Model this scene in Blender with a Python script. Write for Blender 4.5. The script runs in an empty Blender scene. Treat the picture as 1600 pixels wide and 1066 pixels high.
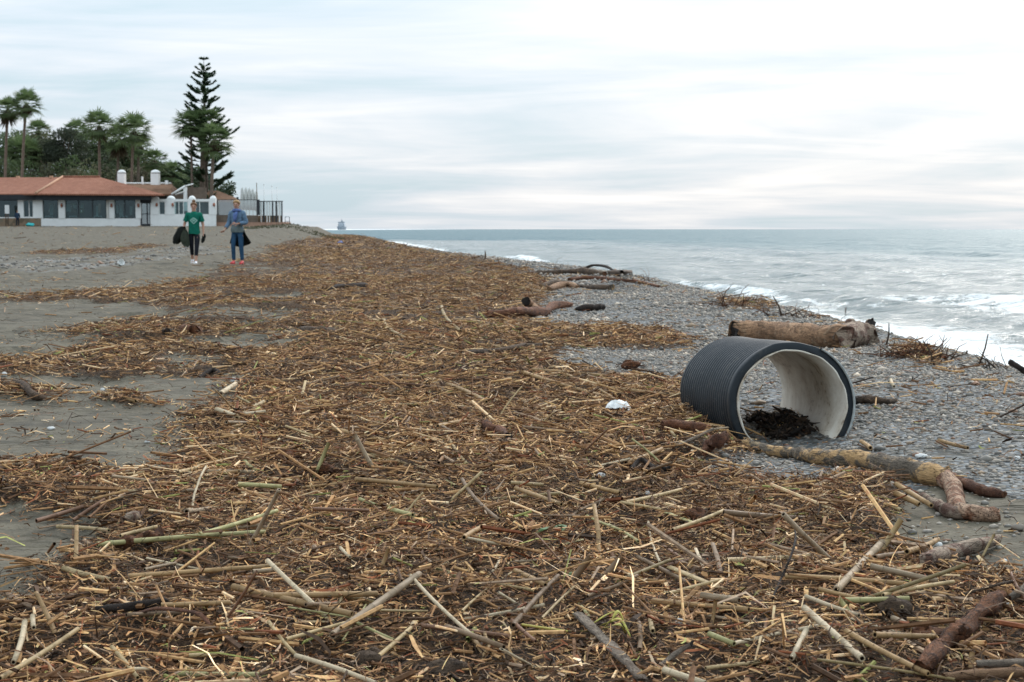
import bpy, bmesh, math, random
import numpy as np
from mathutils import Vector, Matrix
random.seed(7); RNG = np.random.default_rng(7)
sc = bpy.context.scene
C = sc.collection
R = math.radians

# ------------------------------------------------------------------ camera
F = 2400.0                       # focal length in photo pixels (1600 px wide frame)
PITCH = math.atan(175.0/F)       # horizon lies 175 px above the frame centre
CA, SA = math.cos(PITCH), math.sin(PITCH)
CZ = 2.0                         # lens 2 m above the sea, 1 m above the beach
cam_d = bpy.data.cameras.new('camera')
cam_d.sensor_width = 36; cam_d.lens = 36*F/1600
cam_d.clip_start = 0.1; cam_d.clip_end = 30000
cam_d.dof.use_dof = True; cam_d.dof.focus_distance = 5.2; cam_d.dof.aperture_fstop = 13
cam = bpy.data.objects.new('camera', cam_d); C.objects.link(cam)
cam.location = (0, 0, CZ); cam.rotation_euler = (math.pi/2-PITCH, 0, 0)
sc.camera = cam

# ------------------------------------------------------------------ sky, sun, exposure
SUN_AZ, SUN_EL = R(28), R(34)    # hidden behind cloud, ahead and to the right, over the sea
sun_dir = Vector((math.sin(SUN_AZ)*math.cos(SUN_EL), math.cos(SUN_AZ)*math.cos(SUN_EL), math.sin(SUN_EL)))
W = bpy.data.worlds.new('World'); sc.world = W; W.use_nodes = True
nt = W.node_tree; N = nt.nodes; L = nt.links; N.clear()
def wn(t, **k):
    n = N.new(t)
    for a, b in k.items(): setattr(n, a, b)
    return n
def wmath(op, a, b=None, c=None):
    n = wn('ShaderNodeMath', operation=op)
    for i, v in enumerate((a, b, c)):
        if v is None: continue
        if isinstance(v, (int, float)): n.inputs[i].default_value = v
        else: L.new(v, n.inputs[i])
    return n.outputs[0]
sky = wn('ShaderNodeTexSky', sky_type='NISHITA', sun_disc=False, sun_elevation=SUN_EL, sun_rotation=SUN_AZ)
sky.air_density = 1.0; sky.dust_density = 2.0; sky.ozone_density = 1.0
tc = wn('ShaderNodeTexCoord')
sep = wn('ShaderNodeSeparateXYZ'); L.new(tc.outputs['Generated'], sep.inputs[0])
zc = wmath('ADD', wmath('MAXIMUM', sep.outputs[2], 0.0), 0.085)
u = wmath('DIVIDE', sep.outputs[0], zc); v = wmath('DIVIDE', sep.outputs[1], zc)
comb = wn('ShaderNodeCombineXYZ'); L.new(u, comb.inputs[0]); L.new(v, comb.inputs[1])
def wnoise(scale, detail, rough, stretch, off, dist=0.0):
    mp = wn('ShaderNodeMapping'); mp.inputs['Scale'].default_value = stretch; mp.inputs['Location'].default_value = off
    L.new(comb.outputs[0], mp.inputs[0])
    n = wn('ShaderNodeTexNoise'); n.inputs['Scale'].default_value = scale; n.inputs['Detail'].default_value = detail
    n.inputs['Roughness'].default_value = rough; n.inputs['Distortion'].default_value = dist
    L.new(mp.outputs[0], n.inputs['Vector']); return n.outputs[0]
def wramp(fac, stops):
    r = wn('ShaderNodeValToRGB'); L.new(fac, r.inputs[0]); e = r.color_ramp.elements
    e[0].position, e[0].color = stops[0]; e[1].position, e[1].color = stops[1]
    for p, c in stops[2:]:
        q = e.new(p); q.color = c
    return r.outputs[0]
n1 = wnoise(0.42, 6, 0.55, (0.9, 1.0, 1), (1.3, 4.1, 0), 0.6)      # broad sheets
n2 = wnoise(1.15, 7, 0.55, (0.55, 1.0, 1), (7.7, 2.0, 0), 0.9)       # streaks
nn = wmath('ADD', wmath('MULTIPLY', n1, 0.62), wmath('MULTIPLY', n2, 0.38))
# the hidden sun brightens the cloud sheet round its own direction
dotn = wn('ShaderNodeVectorMath', operation='DOT_PRODUCT'); L.new(tc.outputs['Generated'], dotn.inputs[0]); dotn.inputs[1].default_value = sun_dir
glow = wmath('POWER', wmath('MAXIMUM', dotn.outputs['Value'], 0.0), 5.0)
bright = wmath('ADD', nn, wmath('MULTIPLY', wmath('SUBTRACT', glow, 0.30), 0.26))
cl = wramp(bright, [(0.37, (5.9, 7.4, 8.3, 1)), (0.44, (7.1, 8.1, 9.0, 1)), (0.50, (8.2, 8.8, 9.5, 1)), (0.56, (9.4, 9.7, 10.1, 1)), (0.64, (11.0, 11.0, 11.2, 1))])
# an overcast sky is dimmest at the horizon and brightest overhead
ele = wmath('ADD', 0.82, wmath('MULTIPLY', wmath('MAXIMUM', sep.outputs[2], 0.0), 1.15))
vm = wn('ShaderNodeVectorMath', operation='SCALE'); L.new(cl, vm.inputs[0]); L.new(ele, vm.inputs['Scale']); cl = vm.outputs[0]
mix = wn('ShaderNodeMix', data_type='RGBA'); mix.inputs['Factor'].default_value = 0.9
L.new(sky.outputs[0], mix.inputs['A']); L.new(cl, mix.inputs['B'])
bg = wn('ShaderNodeBackground'); bg.inputs['Strength'].default_value = 0.1; L.new(mix.outputs['Result'], bg.inputs[0])
wo = wn('ShaderNodeOutputWorld'); L.new(bg.outputs[0], wo.inputs[0])
sd = bpy.data.lights.new('sun', 'SUN'); sd.energy = 1.5; sd.angle = R(12); sd.color = (1.0, 0.96, 0.9)
so = bpy.data.objects.new('sun', sd); C.objects.link(so)
so.rotation_euler = (-sun_dir).to_track_quat('-Z', 'Y').to_euler(); so.location = (20, 30, 40)
vs = sc.view_settings; vs.view_transform = 'Standard'; vs.look = 'None'; vs.exposure = 0.22; vs.gamma = 1.0; vs.use_curve_mapping = False
sc.cycles.use_denoising = True
sc.cycles.max_bounces = 6; sc.cycles.diffuse_bounces = 3; sc.cycles.transparent_max_bounces = 12
sc.cycles.caustics_reflective = False; sc.cycles.caustics_refractive = False

# ------------------------------------------------------------------ numbers: noise, pixels to places
def _hash(ix, iy, s):
    h = (ix.astype(np.int64)*374761393 + iy.astype(np.int64)*668265263 + s*1442695041) & 0xFFFFFFFF
    h = ((h ^ (h >> 13))*1274126177) & 0xFFFFFFFF
    return ((h ^ (h >> 16)) & 0xFFFF)/65535.0
def vnoise(x, y, s=0):
    x = np.asarray(x, float); y = np.asarray(y, float)
    ix = np.floor(x); iy = np.floor(y); fx = x-ix; fy = y-iy
    fx = fx*fx*(3-2*fx); fy = fy*fy*(3-2*fy)
    ix = ix.astype(np.int64); iy = iy.astype(np.int64)
    a = _hash(ix, iy, s); b = _hash(ix+1, iy, s); c = _hash(ix, iy+1, s); d = _hash(ix+1, iy+1, s)
    return (a*(1-fx)+b*fx)*(1-fy)+(c*(1-fx)+d*fx)*fy
def fbm(x, y, o=4, s=0):
    t = 0; a = 0.5
    for i in range(o):
        t = t+a*vnoise(x*2**i, y*2**i, s+i*17); a *= 0.5
    return t/(1-0.5**o)
def sstep(a, b, x):
    t = np.clip((x-a)/(b-a), 0, 1); return t*t*(3-2*t)
def ray(px, py):
    cx = (px-800)/F; cy = (533-py)/F
    return cx, CA+cy*SA, -SA+cy*CA
def at(px, py, Y):
    dx, dy, dz = ray(px, py); t = Y/dy
    return Vector((dx*t, Y, CZ+dz*t))
def proj(x, y, z):
    dz = z-CZ; dep = np.maximum(y*CA-dz*SA, 0.6); up = y*SA+dz*CA
    return 800+F*x/dep, 533-F*up/dep

# crest of the shingle berm, X as a function of Y
_cy = np.array([-20, 0, 6, 10.3, 14.8, 20, 31, 40, 48, 61, 96, 160, 240, 320, 420, 700])
_cx = np.array([3.2, 3.3, 3.35, 3.4, 3.45, 3.25, 2.55, 1.6, 0.1, -2.1, -6.6, -14, -23, -36, -70, -400])
_ty = np.linspace(-20, 700, 3000); _tx = np.interp(_ty, _cy, _cx)
_k = np.ones(61)/61; _tx2 = np.convolve(np.pad(_tx, 30, mode='edge'), _k, 'valid')
_bl = sstep(30, 60, _ty); _k2 = np.ones(15)/15; _tx3 = np.convolve(np.pad(_tx, 7, mode='edge'), _k2, 'valid')
_txs = _tx3*(1-_bl)+_tx2*_bl
def crest(Y): return np.interp(Y, _ty, _txs)

MAIN = [(500,371),(545,366),(585,372),(640,386),(700,397),(760,407),(820,419),(862,428),(885,445),(870,462),(870,480),(845,492),(850,503),(900,510),(1000,516),(1070,528),(1060,541),(1000,546),(930,546),(888,552),(878,565),(900,578),(960,590),(1040,600),(1085,603),(1095,660),(1150,690),(1140,712),(1085,722),(1100,745),(1160,748),(1260,752),(1390,757),(1410,790),(1380,845),(1430,893),(1540,907),(1620,920),(1900,960),(6000,1500),(6000,9000),(-5000,9000),(-5000,1100),(-200,1000),(20,967),(45,950),(40,915),(60,900),(150,870),(170,845),(120,812),(60,812),(0,800),(-150,800),(-900,800),(-900,740),(0,742),(150,742),(235,757),(268,725),(290,665),(355,622),(378,600),(330,577),(200,587),(60,602),(-400,602),(-400,570),(30,565),(100,545),(90,530),(200,505),(260,500),(240,480),(100,468),(0,470),(-300,470),(-300,455),(0,457),(210,452),(300,432),(360,413),(420,390),(440,380)]
GAPS = [[(268,526),(400,522),(480,532),(440,548),(330,546)], [(420,462),(480,458),(478,470),(430,472)], [(230,560),(330,556),(340,572),(250,578)]]
CLUMPS = [[(-40,607),(40,605),(75,617),(60,627),(-40,628)], [(130,629),(180,621),(235,630),(240,637),(170,634)], [(60,522),(140,505),(260,505),(330,530),(200,532)],
          [(60,392),(180,390),(240,381),(250,385),(190,395),(60,398)],
          [(1112,468),(1160,470),(1195,484),(1165,492),(1115,482)], [(1395,546),(1450,552),(1490,566),(1450,574),(1395,562)]]
STREAK = [(-900,440),(430,380),(470,470),(520,545),(380,600),(-900,610)]
GRAVEL = [(560,362),(640,378),(700,391),(1000,428),(1200,472),(1620,585),(6000,1500),(6000,1400),(2200,900),(1600,765),(1490,745),(1430,775),(1300,760),(1150,760),(1060,715),(1040,598),(860,580),(850,548),(860,520),(835,500),(850,480),(860,440),(800,415)]
STONES = [(-300,400),(0,399),(140,402),(300,382),(360,392),(240,408),(140,420),(0,424),(-300,424)]
def inpoly(px, py, poly):
    r = np.zeros(px.shape, bool); n = len(poly); j = n-1
    for i in range(n):
        xi, yi = poly[i]; xj, yj = poly[j]
        if yi != yj:
            c = ((yi > py) != (yj > py)) & (px < (xj-xi)*(py-yi)/(yj-yi)+xi); r ^= c
        j = i
    return r
def base_h(x, y):
    s = crest(y)-x
    rise = 0.0098*np.maximum(y-35, 0)*sstep(3.5, 9.5, s+0.8*(fbm(y*0.15, x*0.15, 3, 5)-0.5)*2)
    rise = np.minimum(rise, 1.36)+0.02*np.maximum(y-190, 0)*sstep(34, 60, s)
    bank = 0.42*np.exp(-((y-150)/9)**2)*np.exp(-((s-8.4)/2.6)**2)
    face = -np.clip(-s, 0, 6)*0.36
    scour = -0.085*np.exp(-((x-1.22)/0.55)**2-((y-7.45)/0.75)**2)
    lip = 0.10*np.exp(-((s-0.7)/1.1)**2)*np.clip(1-y/150, 0, 1)
    far = -4*sstep(330, 420, y)
    return 1.0+rise+bank+face+lip+far+scour
def masks(x, y):
    z = base_h(x, y)
    w = 0.28*np.clip(y/6, 0.5, 6)
    lit = 0
    for k in range(3):
        nx = (fbm(x/w*0.9, y/w*0.9, 3, 11+k)-0.5)*w*1.3; ny = (fbm(x/w*0.9, y/w*0.9, 3, 31+k)-0.5)*w*1.3
        px, py = proj(x+nx, y+ny, z)
        m = inpoly(px, py, MAIN).astype(float)
        for g in GAPS: m = np.where(inpoly(px, py, g), 0.0, m)
        st = 0.6*fbm(x*0.35+3, y*0.95, 3, 61)+0.4*fbm(x*0.9+7, y*2.6, 3, 63)
        m = np.where(inpoly(px, py, STREAK), m*sstep(0.43, 0.54, st), m)
        for c in CLUMPS: m = np.where(inpoly(px, py, c), 1.0, m)
        lit = lit+m
    lit = lit/3
    px, py = proj(x+(vnoise(x*2, y*2, 3)-.5)*.25, y+(vnoise(x*2, y*2, 4)-.5)*.5, z)
    s = crest(y)-x
    gr = np.maximum(inpoly(px, py, GRAVEL).astype(float), sstep(0.6, 0.1, s))
    stn = inpoly(px, py, STONES)*sstep(0.42, 0.6, fbm(x*0.8, y*0.8, 3, 77))
    return lit, gr, stn
PIPE_N = Vector((1.35, 7.36, 1.155)); PIPE_F = Vector((1.215, 8.32, 1.115)); PIPE_R = 0.307
def H(x, y, full=False):
    x = np.asarray(x, float); y = np.asarray(y, float)
    lit, gr, stn = masks(x, y)
    s = crest(y)-x
    z = base_h(x, y)
    nf = np.clip(1.2-y/60, 0.25, 1)
    z = z+(fbm(x*0.45, y*0.45, 3, 2)-0.5)*0.07*nf
    foot = fbm(x*2.3, y*2.3, 2, 8)                       # trodden sand
    foot2 = fbm(x*1.4+9, y*1.1, 2, 9)
    z = z-(0.055*sstep(0.56, 0.68, foot)+0.055*sstep(0.56, 0.68, foot2))*(1-lit)*(1-gr)*sstep(7, 13, y)
    z = z+lit*(0.030+0.11*(fbm(x*1.3, y*1.3, 3, 21)-0.42)+0.075*(fbm(x*4.5, y*4.5, 3, 23)-0.5))*np.clip(1.1-y/120, 0.3, 1)
    z = z+gr*0.03*(fbm(x*1.1, y*1.1, 3, 41)-0.5)
    if full: return z, lit, gr, stn
    return z
def H1(x, y): return float(H(np.array([x]), np.array([y]))[0])
def hit(px, py, off=0.0):
    """where the sight line through a pixel meets the beach (or a height off above it)"""
    dx, dy, dz = ray(px, py); z = 1.0
    for _ in range(7):
        t = (z+off-CZ)/dz if dz < -1e-4 else 200/dy
        t = min(max(t, 1.0), 400); z = H1(dx*t, dy*t)
    return Vector((dx*t, dy*t, z+off))
# ------------------------------------------------------------------ materials
MATS = {}
class NB:
    def __init__(s, name):
        s.m = bpy.data.materials.new(name); s.m.use_nodes = True; s.t = s.m.node_tree; s.t.nodes.clear()
        s.out = s.n('ShaderNodeOutputMaterial'); MATS[name] = s.m
    def n(s, t, **k):
        q = s.t.nodes.new(t)
        for a, b in k.items(): setattr(q, a, b)
        return q
    def l(s, a, b): s.t.links.new(a, b)
    def put(s, sock, v):
        if v is None: return
        if hasattr(v, 'links') or isinstance(v, bpy.types.NodeSocket): s.l(v, sock)
        elif isinstance(v, (tuple, list)) and sock.type == 'RGBA': sock.default_value = (*v[:3], 1)
        else: sock.default_value = v
    def coord(s, kind='Object', scale=(1,1,1)):
        c = s.n('ShaderNodeTexCoord'); m = s.n('ShaderNodeMapping'); m.inputs['Scale'].default_value = scale
        s.l(c.outputs[kind], m.inputs[0]); return m.outputs[0]
    def noise(s, vec, scale, detail=4, rough=0.55, dist=0.0):
        q = s.n('ShaderNodeTexNoise'); s.l(vec, q.inputs['Vector']); q.inputs['Scale'].default_value = scale
        q.inputs['Detail'].default_value = detail; q.inputs['Roughness'].default_value = rough; q.inputs['Distortion'].default_value = dist
        return q.outputs[0]
    def voro(s, vec, scale, feature='F1', out='Distance'):
        q = s.n('ShaderNodeTexVoronoi', feature=feature); s.l(vec, q.inputs['Vector']); q.inputs['Scale'].default_value = scale
        return q.outputs[out]
    def math(s, op, a, b=None, clamp=False):
        q = s.n('ShaderNodeMath', operation=op); q.use_clamp = clamp; s.put(q.inputs[0], a); s.put(q.inputs[1], b); return q.outputs[0]
    def ramp(s, f, stops):
        r = s.n('ShaderNodeValToRGB'); s.l(f, r.inputs[0]); e = r.color_ramp.elements
        for i, (p, c) in enumerate(stops):
            if not isinstance(c, (tuple, list)): c = (c, c, c)
            q = e[i] if i < 2 else e.new(p); q.position = p; q.color = (*c[:3], 1)
        return r.outputs[0]
    def mix(s, f, a, b, mode='MIX'):
        q = s.n('ShaderNodeMix', data_type='RGBA', blend_type=mode); s.put(q.inputs['Factor'], f); s.put(q.inputs['A'], a); s.put(q.inputs['B'], b)
        return q.outputs['Result']
    def attr(s, name, out='Color'):
        q = s.n('ShaderNodeAttribute', attribute_name=name); return q.outputs[out]
    def bump(s, h, strength=0.5, dist=0.01, normal=None):
        q = s.n('ShaderNodeBump'); q.inputs['Strength'].default_value = strength; q.inputs['Distance'].default_value = dist
        s.l(h, q.inputs['Height']); 
        if normal is not None: s.l(normal, q.inputs['Normal'])
        return q.outputs[0]
    def bsdf(s, color, rough=0.8, spec=0.3, normal=None, **k):
        b = s.n('ShaderNodeBsdfPrincipled'); s.put(b.inputs['Base Color'], color); s.put(b.inputs['Roughness'], rough)
        s.put(b.inputs['Specular IOR Level'], spec)
        if normal is not None: s.l(normal, b.inputs['Normal'])
        for a, v in k.items(): s.put(b.inputs[a.replace('_', ' ')], v)
        s.l(b.outputs[0], s.out.inputs[0]); return b
def simple(name, color, rough=0.8, spec=0.3, scale=6.0, amt=0.25, bump=0.15, dist=0.01, **k):
    """a plain surface with uneven tone and fine relief"""
    b = NB(name); v = b.coord(); n = b.noise(v, scale, 5, 0.6)
    lo = tuple(c*(1-amt) for c in color); hi = tuple(min(c*(1+amt), 0.95) for c in color)
    b.bsdf(b.ramp(n, [(0.3, lo), (0.7, hi)]), rough, spec, b.bump(b.noise(v, scale*6, 4), bump, dist), **k); return b.m

# sand, shingle and the colour of the trodden litter, by what lies there
b = NB('beach_ground'); v = b.coord()
lit = b.attr('litter', 'Fac'); grv = b.attr('gravel', 'Fac'); stn = b.attr('stones', 'Fac')
n_big = b.noise(v, 0.35, 4); n_mid = b.noise(v, 3.0, 5, 0.6); n_fine = b.noise(v, 90, 3, 0.7)
sand = b.ramp(n_mid, [(0.28, (0.068, 0.058, 0.041)), (0.5, (0.117, 0.102, 0.073)), (0.72, (0.156, 0.138, 0.101))])
sand = b.mix(b.ramp(n_big, [(0.45, 0.0), (0.65, 0.30)]), sand, (0.092, 0.078, 0.058))
sand = b.mix(0.55, sand, b.ramp(n_fine, [(0.3, 0.30), (0.7, 0.70)]), 'OVERLAY')
sand_dark = b.noise(b.coord(scale=(1.0, 1.9, 1)), 2.4, 5, 0.7, 0.6)  # random darker stretched patches in the sand, independent of the relief
sand = b.mix(b.ramp(sand_dark, [(0.50, 0.0), (0.64, 0.8)]), sand, (0.052, 0.047, 0.036))
speck = b.voro(v, 26, out='Distance')
sand = b.mix(b.math('MULTIPLY', b.ramp(speck, [(0.10, 1.0), (0.16, 0.0)]), b.ramp(b.noise(v, 2.2, 3), [(0.5, 0.0), (0.62, 0.7)])), sand, (0.065, 0.048, 0.032))
vc = b.voro(v, 34, out='Color'); sepc = b.n('ShaderNodeSeparateColor'); b.l(vc, sepc.inputs[0])
stone = b.ramp(sepc.outputs[0], [(0.0, (0.085, 0.094, 0.102)), (0.3, (0.15, 0.165, 0.178)), (0.55, (0.23, 0.245, 0.255)), (0.78, (0.20, 0.175, 0.145)), (0.9, (0.27, 0.28, 0.28)), (1.0, (0.38, 0.38, 0.37))])
vd = b.voro(v, 34)
stone = b.mix(b.ramp(vd, [(0.35, 0.0), (0.7, 0.85)]), stone, (0.07, 0.068, 0.06))
stone = b.mix(b.ramp(b.noise(v, 1.6, 4), [(0.5, 0.0), (0.68, 0.55)]), stone, sand)
lv = b.coord(scale=(1, 1, 1))
lf1 = b.noise(lv, 22, 8, 0.75, 2.2); lf2 = b.noise(lv, 70, 5, 0.7, 1.0)
litc = b.ramp(lf1, [(0.34, (0.012, 0.008, 0.006)), (0.47, (0.048, 0.028, 0.016)), (0.57, (0.15, 0.085, 0.042)), (0.67, (0.32, 0.205, 0.105)), (0.78, (0.5, 0.38, 0.23))])  # near-black stops add the gaps' shade to the litter's own browns
litc = b.mix(0.6, litc, b.ramp(lf2, [(0.3, 0.22), (0.7, 0.74)]), 'OVERLAY')
edge = b.math('ADD', lit, b.math('MULTIPLY', b.math('SUBTRACT', b.noise(v, 9, 5, 0.7), 0.5), 1.5))
lm = b.ramp(edge, [(0.42, 0.0), (0.62, 1.0)])
gm = b.ramp(b.math('ADD', grv, b.math('MULTIPLY', b.math('SUBTRACT', b.noise(v, 6, 4), 0.5), 0.9)), [(0.4, 0.0), (0.6, 1.0)])
col = b.mix(gm, sand, stone)
col = b.mix(b.math('MULTIPLY', stn, 0.75), col, b.ramp(b.noise(v, 5, 4, 0.8), [(0.35, (0.11, 0.105, 0.095)), (0.62, (0.24, 0.24, 0.23))]))
col = b.mix(lm, col, litc)
hgt = b.math('ADD', b.math('MULTIPLY', n_fine, 0.10), b.math('MULTIPLY', n_mid, 0.5))
prn = b.ramp(b.noise(v, 2.6, 3, 0.5, 0.5), [(0.50, 0.0), (0.62, 1.0)])
hgt = b.math('SUBTRACT', hgt, b.math('MULTIPLY', prn, 1.6))
hgt = b.math('ADD', hgt, b.math('MULTIPLY', b.noise(v, 14, 4, 0.65), 1.1))
hgt = b.math('ADD', hgt, b.math('MULTIPLY', b.math('MULTIPLY', gm, b.math('SUBTRACT', 1.0, vd)), 0.9))
hgt = b.math('ADD', hgt, b.math('MULTIPLY', lm, b.math('MULTIPLY', lf1, 2.5)))
b.bsdf(col, 0.85, 0.25, b.bump(hgt, 0.9, 0.02))

# sea: turbid by the shore, teal farther out, foam where the swell has broken
b = NB('sea_water'); v = b.coord()
foam = b.attr('foam', 'Fac'); deep = b.attr('deep', 'Fac')
wcol = b.mix(deep, (0.115, 0.16, 0.16), (0.055, 0.135, 0.16))
vs_ = b.coord(scale=(1.0, 0.6, 1)); fn = b.noise(vs_, 1.3, 8, 0.68, 0.9); fl = b.noise(v, 5.5, 5, 0.7, 0.6)
ff = b.math('ADD', foam, b.math('ADD', b.math('MULTIPLY', b.math('SUBTRACT', fn, 0.53), 1.9), b.math('MULTIPLY', b.math('SUBTRACT', fl, 0.5), 0.9)))
fm = b.ramp(ff, [(0.40, 0.0), (0.56, 0.75), (0.8, 1.0)])
bn = b.math('ADD', b.math('MULTIPLY', b.noise(b.coord(scale=(0.5, 1, 1)), 0.9, 6, 0.6), 1.0), b.math('MULTIPLY', b.noise(b.coord(scale=(0.35, 1, 1)), 0.12, 5, 0.6), 5.0))
p = b.bsdf(b.mix(fm, wcol, (0.80, 0.82, 0.82)), b.math('MAXIMUM', b.ramp(fm, [(0, 0.16), (1, 0.8)]), b.math('MULTIPLY', deep, 0.42)), 0.45, b.bump(bn, 1.0, 0.6), IOR=1.33)

# loose fragments: every piece carries its own colour
def col_mat(name, rough=0.8, spec=0.25, streak=True, amt=0.35, scale=60):
    b = NB(name); v = b.coord(); c = b.attr('Col')
    n = b.noise(v, scale, 4, 0.6)
    c = b.mix(amt*2, c, b.ramp(n, [(0.25, 0.15), (0.75, 0.85)]), 'OVERLAY')
    oi = b.n('ShaderNodeObjectInfo'); c = b.mix(1.0, c, b.ramp(oi.outputs['Random'], [(0, 0.78), (1, 1.0)]), 'MULTIPLY')
    b.bsdf(c, rough, spec, b.bump(n, 0.25, 0.002)); return b.m
M_litter = col_mat('dry_plant_litter'); M_pebble = col_mat('pebble', 0.62, 0.35, amt=0.25, scale=25)
# cane: lengthwise streaks, stained patches, greyed here and there
b = NB('reed_cane'); v = b.coord(); c = b.attr('Col')
st = b.noise(b.coord('Generated', (3, 70, 70)), 1.0, 4, 0.6); bl = b.noise(v, 14, 5, 0.65)
c = b.mix(0.75, c, b.ramp(st, [(0.3, 0.22), (0.7, 0.76)]), 'OVERLAY')
c = b.mix(b.ramp(bl, [(0.52, 0.0), (0.72, 0.75)]), c, b.mix(0.7, c, (0.055, 0.035, 0.022)))
oi = b.n('ShaderNodeObjectInfo'); c = b.mix(1.0, c, b.ramp(oi.outputs['Random'], [(0, 0.72), (1, 1.0)]), 'MULTIPLY')
b.bsdf(c, b.ramp(bl, [(0.3, 0.45), (0.7, 0.8)]), 0.35, b.bump(st, 0.3, 0.003)); M_cane = b.m
# driftwood: vertex colour with fibrous grain and peeled patches
def wood(name, c1, c2, c3, scale=9, grain=(2, 45, 45), peel=(0.48, 0.56), rough=0.8, bstr=0.8):
    b = NB(name); v = b.coord(); g = b.noise(b.coord('Generated', grain), 1.0, 6, 0.7, 0.5); n = b.noise(v, scale, 5, 0.6, 0.4)
    c = b.mix(b.ramp(n, [(peel[0], 0.0), (peel[1], 1.0)]), c1, c2)
    c = b.mix(b.ramp(b.noise(v, scale*2.3, 5, 0.7), [(0.55, 0.0), (0.7, 0.8)]), c, c3)
    c = b.mix(0.8, c, b.ramp(g, [(0.28, 0.2), (0.72, 0.78)]), 'OVERLAY')
    ck = b.math('ABSOLUTE', b.math('SUBTRACT', b.noise(b.coord('Generated', (grain[0]*0.8, grain[1]*0.35, grain[2]*0.35)), 1.0, 5, 0.6, 0.8), 0.5))
    ckm = b.ramp(ck, [(0.006, 1.0), (0.022, 0.0)])
    c = b.mix(b.math('MULTIPLY', ckm, 0.8), c, (0.02, 0.014, 0.01))
    hh = b.math('SUBTRACT', b.math('ADD', g, b.math('MULTIPLY', n, 0.7)), b.math('MULTIPLY', ckm, 0.8))
    b.bsdf(c, rough, 0.25, b.bump(hh, bstr, 0.016)); return b.m
M_logtan = wood('bleached_log', (0.37, 0.215, 0.12), (0.24, 0.135, 0.075), (0.44, 0.33, 0.22), 6)
M_fork = wood('peeling_bark', (0.50, 0.31, 0.145), (0.15, 0.12, 0.09), (0.56, 0.40, 0.22), 9, peel=(0.47, 0.52))
M_pink = wood('split_pink_wood', (0.42, 0.27, 0.18), (0.22, 0.10, 0.055), (0.5, 0.36, 0.25), 11, grain=(16, 16, 16))
M_mottle = wood('mottled_bark', (0.36, 0.27, 0.20), (0.16, 0.085, 0.06), (0.42, 0.34, 0.27), 14)
M_rust = wood('rusty_root_fibre', (0.20, 0.075, 0.03), (0.10, 0.04, 0.02), (0.28, 0.13, 0.06), 22, bstr=1.0)
M_redwood = wood('red_brown_wood', (0.20, 0.082, 0.042), (0.115, 0.05, 0.03), (0.29, 0.15, 0.09), 8)
M_dark = wood('dark_wet_wood', (0.045, 0.031, 0.024), (0.022, 0.017, 0.014), (0.10, 0.07, 0.05), 12)
M_greywood = wood('grey_split_wood', (0.27, 0.215, 0.165), (0.17, 0.125, 0.09), (0.34, 0.28, 0.22), 9)
M_char = simple('charred_face', (0.018, 0.014, 0.012), 0.85, 0.3, 20)
M_brownlog = wood('brown_driftwood', (0.13, 0.085, 0.055), (0.075, 0.05, 0.035), (0.2, 0.14, 0.095), 9)
M_hollow = simple('hollow_shade', (0.03, 0.02, 0.014), 0.9, 0.1)  # near-black inside of hollow ends: their shade put into the colour
b = NB('cut_wood'); v = b.coord()
b.bsdf(b.ramp(b.noise(v, 30, 5, 0.7), [(0.35, (0.05, 0.022, 0.012)), (0.7, (0.19, 0.085, 0.045))]), 0.85, 0.2, b.bump(b.noise(v, 60, 4), 0.6, 0.01)); M_cut = b.m
# the pipe
b = NB('black_pipe_plastic'); v = b.coord(); n = b.noise(v, 5, 6, 0.65); sc_ = b.noise(b.coord(scale=(18, 3, 18)), 2.2, 6, 0.75, 0.4)
c = b.mix(b.ramp(n, [(0.4, 0.0), (0.7, 0.6)]), (0.011, 0.016, 0.021), (0.024, 0.031, 0.037))
c = b.mix(b.ramp(sc_, [(0.60, 0.0), (0.70, 0.7)]), c, (0.105, 0.105, 0.095))
mud = b.noise(v, 9, 6, 0.75)
c = b.mix(b.ramp(mud, [(0.56, 0.0), (0.68, 0.35)]), c, (0.10, 0.09, 0.075))
b.bsdf(c, b.ramp(n, [(0.3, 0.42), (0.7, 0.62)]), 0.32, b.bump(sc_, 0.3, 0.005)); M_pipe = b.m
b = NB('white_pipe_lining'); v = b.coord(); n = b.noise(v, 4, 6, 0.7, 0.3); n2 = b.noise(v, 38, 4, 0.7)
c = b.mix(b.ramp(n, [(0.36, 0.0), (0.62, 0.85)]), (0.70, 0.66, 0.58), (0.42, 0.34, 0.25))
c = b.mix(b.ramp(b.math('ADD', b.math('MULTIPLY', n, 0.6), b.math('MULTIPLY', n2, 0.5)), [(0.60, 0.0), (0.70, 0.75)]), c, (0.16, 0.105, 0.062))
b.bsdf(c, 0.55, 0.35, b.bump(n2, 0.15, 0.003)); M_lining = b.m
M_torn = simple('torn_plastic_edge', (0.36, 0.38, 0.37), 0.6, 0.3, 30)

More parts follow.
